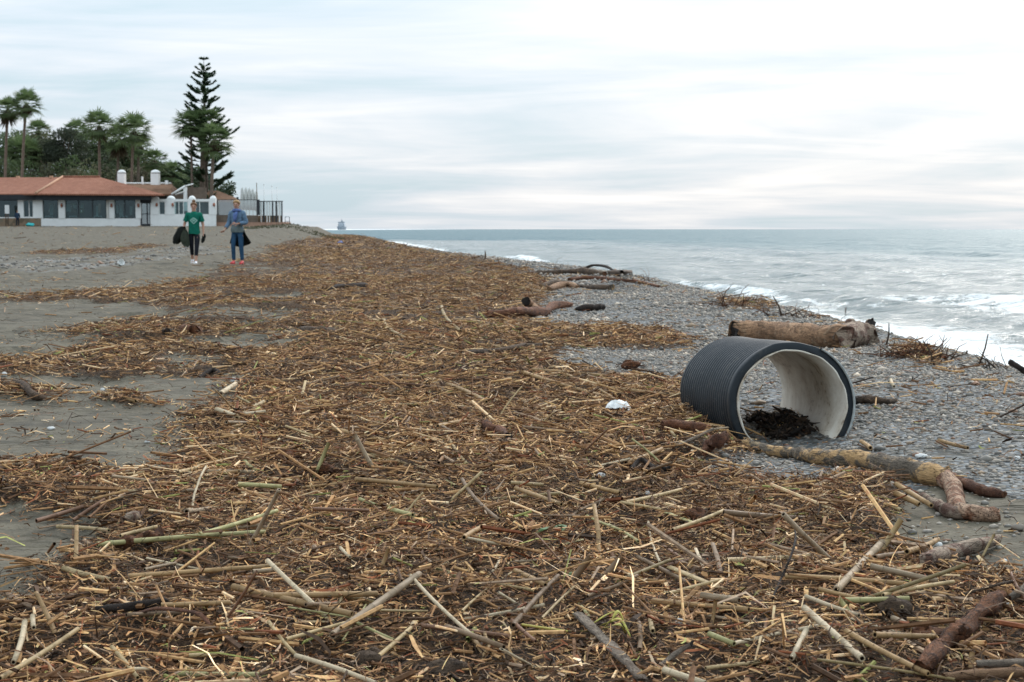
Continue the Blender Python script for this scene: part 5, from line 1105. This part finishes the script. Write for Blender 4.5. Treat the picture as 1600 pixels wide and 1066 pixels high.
def bush(px, top, halfw, Y, label, m, seed, n=2600, cat='shrub', name='shrub', trunk=True, flat=0.8, leaf=0.16, base=352):
    """leaf clumps through the crown's volume, on forked stems"""
    B = at(px, base, Y); B.z = H1(B.x, B.y); T = at(px, top, Y); h_ = T.z-B.z; rw = halfw*Y/F; root = tagged(empty(name, B), label, cat, 'shrubs and trees behind the restaurant')
    rg = np.random.default_rng(seed); nc = 34; cz0 = h_*0.0 if not trunk else h_*0.42
    cc = rg.normal(0, 1, (nc, 3)); cc /= np.linalg.norm(cc, axis=1)[:, None]; cc *= rg.random((nc, 1))**0.45
    ctr = np.array([0, 0, (h_+cz0)/2]); ext = np.array([rw*0.8, rw*0.7, (h_-cz0)/2*0.86]); cc = ctr+cc*ext
    cr = rg.uniform(0.24, 0.5, nc)*min(rw, h_*0.6)
    k = rg.integers(0, nc, n); d = rg.normal(0, 1, (n, 3)); d /= np.linalg.norm(d, axis=1)[:, None]; P = cc[k]+d*(cr[k]*rg.random(n)**0.33)[:, None]*np.array([1, 1, flat])
    P[:, 2] = np.clip(P[:, 2], 0.15, h_)
    D = d*0.6+rg.normal(0, 0.6, (n, 3)); D /= np.linalg.norm(D, axis=1)[:, None]
    g = G()
    for j in range(0, nc, 3):
        e = cc[j]; g.tube([(0, 0, 0), (e[0]*.35, e[1]*.35, e[2]*.55), tuple(e)], [0.12, 0.07, 0.03], 6)
    g.build('trunk', [M_bark], root)
    S = rg.normal(0, 1, (n, 3)); blades_mesh('crown', P, D, rg.uniform(0.7, 1.4, n)*leaf, rg.uniform(0.6, 1.2, n)*leaf*0.42, m, root, 0, S)
    return root
bush(100, 187, 42, 214, 'dark spreading pine behind the red roof', M_pine, 1, 9000, 'pine', 'dark_pine', True, 0.45, 0.24)
bush(72, 208, 24, 220, 'dark tree left of the dark pine', M_shrub[3], 2, 5000, 'tree', 'evergreen_tree', True, 0.7, 0.22)
B_ = [(20, 232, 26, 1, 'green shrub under the palms at the left edge'), (58, 236, 24, 2, 'brownish shrub below the old drooping palm'), (88, 244, 22, 0, 'olive shrub under the dark pine'), (112, 236, 22, 1, 'green shrub right of centre under the dark pine'),
      (136, 232, 22, 0, 'olive rounded shrub left of the mid roof palm'), (150, 246, 18, 2, 'brown twiggy shrub at the foot of the mid roof palm'), (172, 238, 20, 3, 'dark shrub between the mid roof palm and the chimney'), (196, 246, 18, 0, 'olive shrub behind the left chimney'),
      (222, 244, 16, 2, 'brownish shrub between the two chimneys'), (250, 256, 16, 3, 'dark shrub right of the right chimney'), (280, 262, 20, 1, 'green shrub left of the palm trunks'), (305, 272, 18, 3, 'dark undergrowth between the palm trunks'), (345, 270, 16, 3, 'dark undergrowth under the conifer on the right'),
      (-25, 215, 30, 3, 'dark tree partly cut by the left edge'), (8, 258, 22, 3, 'dark low shrub above the roof at the left edge'), (45, 262, 24, 1, 'low green shrub above the roof left of the hip'), (100, 262, 26, 2, 'low brown shrub above the roof ridge'), (148, 262, 20, 1, 'low green shrub at the right of the ridge')]
for i, (px, top, hw, m, lab) in enumerate(B_):
    hw *= 1.75
    bush(px, top, hw, (206 if i < 14 else 199)+(i*7 % 9), lab, M_shrub[m], 20+i, 3200, leaf=0.30, trunk=False)
for i, (px, top, hw, m, lab) in enumerate(((14, 203, 30, 1, 'green tree behind the two tall left palms'), (50, 194, 28, 0, 'olive tree behind the old drooping palm'), (134, 200, 24, 1, 'green tree right of the dark pine'), (165, 212, 26, 3, 'dark green tree behind the mid roof palm'),
        (190, 217, 26, 1, 'green tree behind the shaggy palm'), (214, 226, 24, 0, 'olive tree right of the full crowned palm'), (244, 240, 22, 1, 'green tree behind the small chimney palm'), (272, 250, 24, 3, 'dark tree behind the low palm'), (298, 256, 20, 1, 'green tree left behind the conifer trunk'))):
    bush(px, top, hw*1.5, 218+i*2, lab, M_shrub[m], 60+i, 4200, 'tree', 'background_tree', True, 0.8, 0.31)
# low growth on the bank
rg = np.random.default_rng(3); n = 2600; y = rg.uniform(138, 166, n); s = rg.uniform(3.5, 13, n); x = crest(y)-s; keep = fbm(x*0.7, y*0.4, 3, 500) > 0.5; x, y = x[keep], y[keep]; n = len(x)
d = rg.normal(0, 0.5, (n, 3)); d[:, 2] = 1; d /= np.linalg.norm(d, axis=1)[:, None]
o = blades_mesh('bank_grass', np.stack([x, y, lookup(x, y, GZ)], 1), d, rg.uniform(0.06, 0.2, n), np.full(n, 0.05), leafmat('bank_grass', (0.06, 0.065, 0.035), (0.09, 0.085, 0.05)), None)
tagged(o, 'low dark growth on top of the sand bank', 'grass', kind='stuff')

# ------------------------------------------------------------------ ship on the horizon
M_hull = simple('ship_hull_hazed', (0.16, 0.2, 0.24), 0.7, 0.3, 0.1, 0.1); M_super = simple('ship_superstructure', (0.42, 0.46, 0.5), 0.7, 0.3, 0.1, 0.1)  # blue-grey tones with the distance haze put into the colour
YS = 4200.0; S0 = at(533.2, 359, YS); S0.z = 0.0; ship = tagged(empty('ship', S0), 'grey ship far out on the horizon, seen end on', 'ship')
k = YS/F
g = G()                                              # hull in sections, bow towards the beach
secs = [(-60, 1.2, 9), (-45, 7, 8.5), (-20, 9.6, 8), (30, 9.8, 7.6), (60, 8.6, 7.8)]; vs = []
for y, w_, h_ in secs: vs += [(-w_*0.55, y, -2), (-w_, y, h_), (w_, y, h_), (w_*0.55, y, -2)]
fs = [(i*4+j, (i+1)*4+j, (i+1)*4+j+1, i*4+j+1) for i in range(4) for j in range(3)]+[(0,1,2,3), (16,19,18,17)]
g.add(vs, fs).build('hull', [M_hull], ship)
g = G().box((-9, 0, 7.7), (9, 30, 14)); g.build('deck_house', [M_super], ship)
G().box((-7, 2, 14.02), (7, 26, 19)).build('deck_house', [M_super], ship); br_ = G().box((-9.2, 3, 19.02), (9.2, 14, 22)).build('bridge', [M_super], ship)
for i in range(6): G().box((-8+i*2.8, 2.9, 20), (-6+i*2.8, 2.98, 21.2)).build('window', [M_frame], br_)
G().lathe([(2.6, 0), (2.2, 5), (1.8, 6)], 12, (0, 20, 19.02)).build('funnel', [M_hull], ship)
ma = G().tube([(0, 8, 22), (0, 8, 31)], [0.5, 0.25], 6).build('mast', [M_hull], ship); G().tube([(-3.5, 8, 27), (3.5, 8, 27)], 0.22, 6).build('yard', [M_hull], ma)
for x in (-7, 7): G().tube([(x, -10, 8), (x, -10, 16), (x*0.5, -22, 20)], 0.5, 6).build('crane', [M_hull], ship)
# ------------------------------------------------------------------ people
M_skin = simple('skin', (0.46, 0.255, 0.18), 0.6, 0.3, 8, 0.08, 0.05)
def skin_mesh(name, V, E, mats, parent, sub=2, root=0):
    """V: list of (co, radius x, radius y); one continuous surface grown round the skeleton"""
    me = bpy.data.meshes.new(name); me.from_pydata([v[0] for v in V], E, [])
    o = link(name, me, mats, parent); md = o.modifiers.new('skin', 'SKIN'); md.use_smooth_shade = True; md.branch_smoothing = 0.6
    for i, v in enumerate(V): me.skin_vertices[0].data[i].radius = (v[1], v[2]); me.skin_vertices[0].data[i].use_root = (i == root)
    o.modifiers.new('subsurf', 'SUBSURF').levels = sub; o.modifiers['subsurf'].render_levels = sub; return o
def chain(V, E, pts, start=None):
    prev = start
    for p in pts:
        V.append((tuple(p[0]), p[1], p[2] if len(p) > 2 else p[1])); i = len(V)-1
        if prev is not None: E.append((prev, i))
        prev = i
    return prev
def hand(V, E, wrist_i, w, d, side, curl=0.35):
    """palm, four fingers and a thumb from the wrist along d"""
    d = Vector(d).normalized(); s = Vector(side).normalized(); n = d.cross(s).normalized(); w = Vector(w)
    pi = chain(V, E, [(w+d*0.045, 0.030, 0.018), (w+d*0.085, 0.036, 0.016)], wrist_i)
    for k, (q, ln) in enumerate(((-0.030, 0.066), (-0.010, 0.076), (0.010, 0.072), (0.030, 0.058))):
        b0 = w+d*0.095+s*q; c = d*math.cos(curl)+n*math.sin(curl); chain(V, E, [(b0, 0.0095), (b0+c*ln*0.5, 0.009), (b0+(c*math.cos(curl)+n*math.sin(curl))*ln*0.5+c*ln*0.5, 0.008)], pi)
    b0 = w+d*0.04-s*0.034; chain(V, E, [(b0, 0.011), (b0+(d*0.6-s*0.7).normalized()*0.035, 0.010), (b0+(d*0.8-s*0.6).normalized()*0.062, 0.009)], len(V)-1-12-1)
def person(name, px, feet, Y, height, rz, label, J, parts):
    B = hit(px, feet) if Y is None else at(px, feet, Y); B.z = H1(B.x, B.y)
    root = tagged(empty(name, B, rz), label, 'person'); s = height/1.70; root.scale = (s, s, s)
    V, E = [], []
    pel = chain(V, E, [((0, 0, 0.93), 0.135, 0.10)])
    ch = chain(V, E, [((0, 0.0, 1.06), 0.115, 0.09), ((0, -0.005, 1.22), 0.125, 0.095), ((0, 0.0, 1.36), 0.105, 0.078)], pel)
    nk = chain(V, E, [((0, 0.0, 1.445), 0.052, 0.052)], ch); hx, hy = J['head']
    chain(V, E, [((hx*0.5, hy*0.5, 1.50), 0.055, 0.06), ((hx, hy, 1.56), 0.068, 0.082), ((hx, hy, 1.625), 0.076, 0.092), ((hx, hy+0.005, 1.675), 0.055, 0.065)], nk)
    for sd in (-1, 1):
        sh, el, wr, hd, hs = J['arm'][sd]
        i = chain(V, E, [((sd*0.17, 0, 1.375), 0.052), (el, 0.042), (((Vector(el)+Vector(wr))/2), 0.036), (wr, 0.026, 0.022)], ch); hand(V, E, i, wr, hd, hs, J.get('curl', 0.35))
        hp, kn, an, toe = J['leg'][sd]
        i = chain(V, E, [((sd*0.088, 0, 0.86), 0.088), (((Vector(hp)+Vector(kn))/2), 0.072), (kn, 0.056), (((Vector(kn)*0.6+Vector(an)*0.4)), 0.054), (an, 0.034), ((Vector(an)+Vector((0, -0.02, -0.05))), 0.034), (toe, 0.03, 0.022)], pel)
    skin_mesh('body', V, E, [M_skin], root)
    for f in parts: f(root, J)
    return root
def shirt(m, length=0.95, sleeve=0.55, fat=1.13, name='t_shirt', extra=None):
    def f(root, J):
        g = G(); n = 24; vs = []; secs = [(length, .158, .122), (length+0.06, .160, .123), (1.0, .147, .114), (1.08, .143, .112), (1.2, .152, .119), (1.3, .165, .116), (1.36, .172, .104), (1.40, .158, .092), (1.432, .112, .078), (1.455, .072, .066), (1.472, .062, .060)]
        for i, (z, rx, ry) in enumerate(secs):
            for k_ in range(n):
                t = 6.2832*k_/n; q = 1+(0.035*math.sin(5*t+z*9)+0.02*math.sin(9*t-z*14))*(z < 1.33); vs.append((rx*q*fat*0.93*math.cos(t), ry*q*fat*0.93*math.sin(t), z+(0.018*math.sin(2*t+1)+0.012*math.sin(3*t))*(i == 0)))
        o = g.add(vs, [(i*n+k_, i*n+(k_+1) % n, (i+1)*n+(k_+1) % n, (i+1)*n+k_) for i in range(len(secs)-1) for k_ in range(n)], 0, True).build(name, [m], root)
        for sd in (-1, 1):
            sh, el, wr, hd, hs = J['arm'][sd]; S0_ = Vector((sd*0.165, 0, 1.375)); E0 = Vector(el); W0 = Vector(wr); N0 = Vector((sd*0.10, 0, 1.375))
            if sleeve <= 1: P = [N0, S0_, S0_.lerp(E0, sleeve*0.5), S0_.lerp(E0, sleeve)]; Q = [0.055, 0.068*fat, 0.066*fat, 0.066*fat]
            else: P = [N0, S0_, S0_.lerp(E0, 0.5), E0, E0.lerp(W0, 0.5), E0.lerp(W0, sleeve-1)]; Q = [0.055, 0.068*fat, 0.060*fat, 0.056*fat, 0.049*fat, 0.044*fat]
            S, Q = spline(P, Q, 4); G().tube(S, Q, 12, 0, False, None, 0.05, 3).build('sleeve', [m], o)
        if extra: extra(o, root)
    return f
def trousers(m, to=1.0, fat=1.08, name='trousers'):
    def f(root, J):
        V, E = [], []; b0 = chain(V, E, [((0, 0, 0.99), 0.135*fat, 0.105*fat), ((0, 0, 0.91), 0.142*fat, 0.108*fat)]) ; E_ = E
        for sd in (-1, 1):
            hp, kn, an, toe = J['leg'][sd]; H0 = Vector((sd*0.09, 0, 0.84)); K = Vector(kn); A_ = Vector(an)
            chain(V, E, [(H0, 0.094*fat), (H0.lerp(K, 0.5), 0.08*fat), (K, 0.063*fat), (K.lerp(A_, 0.4*to), 0.060*fat), (K.lerp(A_, to), 0.050*fat)], b0)
        skin_mesh(name, V, E, [m], root, root=1)
    return f
def shoes(m, ms_):
    def f(root, J):
        for sd in (-1, 1):
            hp, kn, an, toe = J['leg'][sd]; A_ = Vector(an); T = Vector(toe); d = (T-A_); d.z = 0; d.normalize(); z = min(A_.z-0.065, T.z-0.02)
            V, E = [], []; chain(V, E, [((A_-d*0.035+Vector((0, 0, -0.015))), 0.044, 0.05), ((A_+d*0.03+Vector((0, 0, -0.035))), 0.045, 0.045), ((T-d*0.04), 0.046, 0.035), ((T+d*0.035), 0.038, 0.026)])
            o = skin_mesh('shoe', V, E, [m], root); g = G(); c = A_.lerp(T, 0.5)
            n = 14; s_ = Vector((-d.y, d.x, 0)); ring = [c+d*(0.135*math.cos(t))+s_*(0.046*math.sin(t)*(1+0.15*math.cos(t))) for t in (6.2832*k_/n for k_ in range(n))]
            zb = min(A_.z-0.08, T.z-0.03); lo = [Vector((p.x, p.y, zb)) for p in ring]; hi = [Vector((p.x, p.y, zb+0.028)) for p in ring]
            g.add(lo+hi, [tuple(range(n))[::-1], tuple(range(n, 2*n))]+[(k_, (k_+1) % n, n+(k_+1) % n, n+k_) for k_ in range(n)]).build('sole', [ms_], o)
    return f
def hair(m, volume=1.0, bun=False, tail=0.0):
    def f(root, J):
        hx, hy = J['head']; g = G(); g.blob((hx, hy+0.014, 1.652), 0.098*volume, 5, 0.05, 16, 10, 0, (0.92, 1.08, 0.86))
        n = len(g.v); g.v = [((x, max(y, hy-0.055-0.5*(z-1.66)), max(z, 1.60-(0.03 if y > hy else -0.045)-tail*(y > hy+0.02))) ) for x, y, z in g.v]
        if bun: g.blob((hx, hy+0.035, 1.755), 0.048, 6, 0.1, 12, 8)
        g.build('hair', [m], root)
    return f
def face():
    def f(root, J):
        hx, hy = J['head']
        for sd in (-1, 1): G().blob((hx+sd*0.030, hy-0.079, 1.612), 0.0115, 1, 0, 8, 6).build('eye', [M_frame], root); G().blob((hx+sd*0.079, hy+0.008, 1.60), 0.024, 2, 0.05, 8, 6, 0, (0.4, 0.8, 1.2)).build('ear', [M_skin], root)
        G().blob((hx, hy-0.092, 1.588), 0.017, 1, 0, 8, 6, 0, (0.8, 0.9, 1.3)).build('nose', [M_skin], root); G().blob((hx, hy-0.079, 1.553), 0.02, 1, 0, 8, 6, 0, (1.1, 0.4, 0.35)).build('mouth', [simple('lips', (0.3, 0.1, 0.09))], root)
    return f
M_green = simple('green_cotton', (0.008, 0.125, 0.085), 0.9, 0.15, 12, 0.2); M_legging = simple('black_leggings', (0.010, 0.011, 0.016), 0.8, 0.2, 10); M_sneaker = simple('white_sneaker', (0.68, 0.68, 0.7), 0.6, 0.3, 10, 0.08)
M_hairbrown = simple('auburn_hair', (0.15, 0.075, 0.035), 0.6, 0.3, 40, 0.4); M_hairblond = simple('blond_hair', (0.36, 0.22, 0.10), 0.6, 0.3, 40, 0.35); M_denim = simple('denim_jacket_blue', (0.115, 0.18, 0.26), 0.9, 0.15, 18, 0.3)
M_jeans = simple('blue_jeans', (0.025, 0.065, 0.12), 0.9, 0.15, 15, 0.3); M_scarf = simple('blue_scarf', (0.10, 0.15, 0.32), 0.9, 0.1, 14, 0.3); M_red = simple('red_shoe', (0.55, 0.035, 0.045), 0.5, 0.35, 10); M_coat = simple('dark_coat', (0.012, 0.014, 0.012), 0.85, 0.15, 8, 0.3); M_coat2 = simple('olive_coat_lining', (0.05, 0.058, 0.042), 0.9, 0.1, 8, 0.25)
M_print = simple('pale_print', (0.35, 0.58, 0.5), 0.9, 0.1, 10, 0.1); M_greysh = simple('grey_sweater', (0.13, 0.16, 0.16), 0.9, 0.1, 14, 0.2)
# shirt print: a diamond outline with a bar, on the chest
def chest_print(o, root):
    g = G(); c = Vector((0, -0.132, 1.215))
    def seg(a, e, w=0.010):
        a, e = Vector(a), Vector(e); d = (e-a).normalized(); s_ = Vector((-d.z, 0, d.x))*w
        for q in (a, e): q.y = 0.10*abs(q.x)*1.2
        g.add([c+a-s_, c+e-s_, c+e+s_, c+a+s_, c+a-s_+Vector((0,.012,0)), c+e-s_+Vector((0,.012,0)), c+e+s_+Vector((0,.012,0)), c+a+s_+Vector((0,.012,0))], [(0,1,2,3),(7,6,5,4),(0,4,5,1),(1,5,6,2),(2,6,7,3),(3,7,4,0)])
    T, L_, B_, R_ = (0, 0, .075), (-.095, 0, .01), (0, 0, -.085), (.095, 0, .01)
    for a, e in ((T, L_), (L_, B_), (B_, R_), (R_, T)): seg(a, e)
    seg((-.045, 0, .015), (.045, 0, .015), .012); seg((-.03, 0, -.015), (.03, 0, -.015), .008)
    g.build('shirt_print', [M_print], o)
JA = dict(head=(0.0, -0.015), arm={-1: ((0,0,0), (-0.26, 0.02, 1.13), (-0.29, -0.07, 0.93), (-0.1, -0.3, -1), (0.2, -1, 0.2)), 1: ((0,0,0), (0.245, 0.03, 1.12), (0.255, -0.03, 0.86), (0.05, -0.15, -1), (0, 1, 0))},
          leg={-1: ((-0.09, 0, 0.9), (-0.075, 0.0, 0.50), (-0.07, 0.20, 0.135), (-0.075, 0.12, 0.035)), 1: ((0.09, 0, 0.9), (0.075, -0.14, 0.49), (0.05, -0.22, 0.085), (0.045, -0.35, 0.035))})
pa_ = person('person', 304, 408, 43.0, 1.70, 0.14, 'person in green t-shirt and black leggings walking, dark coat over one arm', JA,
    [shirt(M_green, 0.85, 0.72, 1.10, 't_shirt', chest_print), trousers(M_legging, 0.70, 1.02, 'leggings'), shoes(M_sneaker, M_sneaker), hair(M_hairbrown, 1.0, True), face()])
def garment(name, secs, m, label, loc, scale, cat='coat', parent=None, parts=()):
    """hanging folded cloth: stacked lobed sections (x, y, z, rx, ry, fold)"""
    g = G(); vs = []; n = 22
    for i, (x, y, z, rx, ry, fo) in enumerate(secs):
        for k_ in range(n):
            t = 6.2832*k_/n; q = 1+fo*math.sin(5*t+i*0.5)+fo*0.6*math.sin(9*t-i*0.8); vs.append((x+rx*q*math.cos(t), y+ry*q*math.sin(t), z+0.03*fo*math.sin(3*t)*4))
    m_ = len(secs); g.add(vs, [(i*n+k_, i*n+(k_+1) % n, (i+1)*n+(k_+1) % n, (i+1)*n+k_) for i in range(m_-1) for k_ in range(n)]+[tuple(range(n)), tuple((m_-1)*n+k_ for k_ in range(n))[::-1]], 0, True)
    o = g.build(name, [m], parent)
    if parent is None: o.location = loc; o.scale = (scale,)*3; tagged(o, label, cat)
    return o
coat = tagged(empty('coat', pa_.location, 0.14), 'dark coat with olive lining draped from the hand of the green-shirted walker', 'coat')
garment('coat_body', [(-0.30, -0.08, 1.05, 0.06, 0.06, 0.05), (-0.34, -0.08, 1.0, 0.11, 0.09, 0.10), (-0.38, -0.08, 0.88, 0.12, 0.09, 0.18), (-0.44, -0.07, 0.74, 0.12, 0.09, 0.22), (-0.48, -0.07, 0.64, 0.10, 0.07, 0.24), (-0.49, -0.07, 0.58, 0.05, 0.04, 0.2)], M_coat, '', None, 1, parent=coat)
garment('coat_lining', [(-0.28, -0.11, 1.0, 0.05, 0.05, 0.05), (-0.27, -0.11, 0.88, 0.09, 0.08, 0.18), (-0.26, -0.11, 0.72, 0.11, 0.08, 0.24), (-0.23, -0.11, 0.60, 0.10, 0.07, 0.26), (-0.20, -0.11, 0.50, 0.05, 0.04, 0.2)], M_coat2, '', None, 1, parent=coat)
cl2 = tagged(garment('dark_cloth', [(0.28, -0.03, 0.84, 0.03, 0.04, 0.05), (0.27, -0.04, 0.76, 0.05, 0.06, 0.12), (0.24, -0.05, 0.66, 0.05, 0.06, 0.15), (0.22, -0.05, 0.60, 0.02, 0.03, 0.1)], M_coat, 'x', pa_.location, 1.0), 'small dark cloth in the free hand of the green-shirted walker', 'cloth')
cl2.rotation_euler.z = 0.14
JB = dict(head=(0.0, -0.045), arm={-1: ((0,0,0), (-0.235, 0.01, 1.12), (-0.285, -0.15, 0.95), (-0.35, -0.5, -0.5), (0.2, -0.7, 0.5)), 1: ((0,0,0), (0.245, 0.0, 1.13), (0.10, -0.23, 1.09), (-1, -0.25, 0.1), (0, 0.2, 1))},
          leg={-1: ((-0.09, 0, 0.9), (-0.10, -0.06, 0.49), (-0.10, -0.02, 0.09), (-0.12, -0.15, 0.03)), 1: ((0.09, 0, 0.9), (0.12, -0.05, 0.49), (0.15, -0.05, 0.085), (0.15, -0.18, 0.03))})
def scarf():
    def f(root, J):
        g = G(); P = [(0.085*math.cos(t), -0.02+0.085*math.sin(t), 1.435-0.02*math.sin(t)) for t in np.linspace(0, 6.28, 16)]; g.tube(P, 0.045, 8, cap=False, rough=0.12); g.tube([(0.02, -0.10, 1.42), (0.0, -0.145, 1.33), (-0.01, -0.15, 1.22), (-0.01, -0.15, 1.15)], [0.05, 0.075, 0.065, 0.03], 10, rough=0.12, flat=0.5)
        g.build('scarf', [M_scarf], root)
    return f
def sweater():
    def f(root, J):
        g = G(); vs = []; n = 20
        for z, rx, ry in ((0.86, 0.175, 0.135), (0.92, 0.178, 0.138), (1.0, 0.165, 0.13), (1.06, 0.150, 0.12)):
            for k_ in range(n): t = 6.2832*k_/n; q = 1+0.03*math.sin(6*t+z*20); vs.append((rx*q*math.cos(t), ry*q*math.sin(t), z))
        g.add(vs, [(i*n+k_, i*n+(k_+1) % n, (i+1)*n+(k_+1) % n, (i+1)*n+k_) for i in range(3) for k_ in range(n)], 0, True).build('sweater_hem', [M_greysh], root)
    return f
def tied_coat():
    def f(root, J):
        g = G(); nx, nz = 16, 9; vs = []
        for j in range(nz):
            for i in range(nx):
                u_ = i/(nx-1); v_ = j/(nz-1); a = math.pi*(1.02-u_*1.04)     # wraps the back of the hips, flares to one side
                r = 0.165+0.05*v_+0.02*math.sin(7*a+v_*4); x = -r*math.cos(a)*(1.0+0.04*v_); y = 0.02+r*0.75*math.sin(a)+0.05*v_
                x = -x; fl = max(0, u_-0.55)/0.45; vs.append((x+0.17*fl*v_**1.5, y-0.04*fl*v_, 0.93-0.42*v_*(1-0.12*math.cos(a*2))+0.02*fl*v_))
        g.add(vs, [(j*nx+i, j*nx+i+1, (j+1)*nx+i+1, (j+1)*nx+i) for j in range(nz-1) for i in range(nx-1)], 0, True)
        o = g.build('tied_coat', [M_coat], root); md = o.modifiers.new('thickness', 'SOLIDIFY'); md.thickness = 0.02
    return f
person('person', 371.5, 416, 41.5, 1.69, -0.16, 'person in blue denim jacket, scarf, jeans and red shoes walking, looking down', JB,
    [shirt(M_denim, 0.93, 1.85, 1.12, 'denim_jacket'), sweater(), trousers(M_jeans, 0.98, 1.03, 'jeans'), shoes(M_red, M_red), hair(M_hairblond, 1.04, False, 0.02), face(), scarf(), tied_coat()])
JC = dict(head=(0.0, -0.02), arm={-1: ((0,0,0), (-0.24, 0.02, 1.12), (-0.22, -0.08, 0.9), (0, -0.2, -1), (0, 1, 0)), 1: ((0,0,0), (0.24, 0.02, 1.12), (0.22, -0.1, 0.92), (0, -0.2, -1), (0, -1, 0))},
          leg={-1: ((-0.09, 0, 0.9), (-0.10, -0.02, 0.5), (-0.11, 0.0, 0.09), (-0.13, -0.13, 0.03)), 1: ((0.09, 0, 0.9), (0.10, -0.02, 0.5), (0.11, 0.0, 0.09), (0.13, -0.13, 0.03))})
M_navy = simple('navy_jacket', (0.03, 0.05, 0.085), 0.9, 0.1, 8); M_dkpant = simple('dark_trousers', (0.02, 0.025, 0.035), 0.9, 0.1, 8)
person('person', 27.5, 351.5, 167.3, 1.74, 0.5, 'person in dark blue jacket standing by the stone base of the restaurant', JC,
    [shirt(M_navy, 0.92, 1.9, 1.16, 'jacket'), trousers(M_dkpant, 0.98, 1.05), shoes(M_frame, M_frame), hair(M_hairbrown, 0.98, False, 0.0), face()])
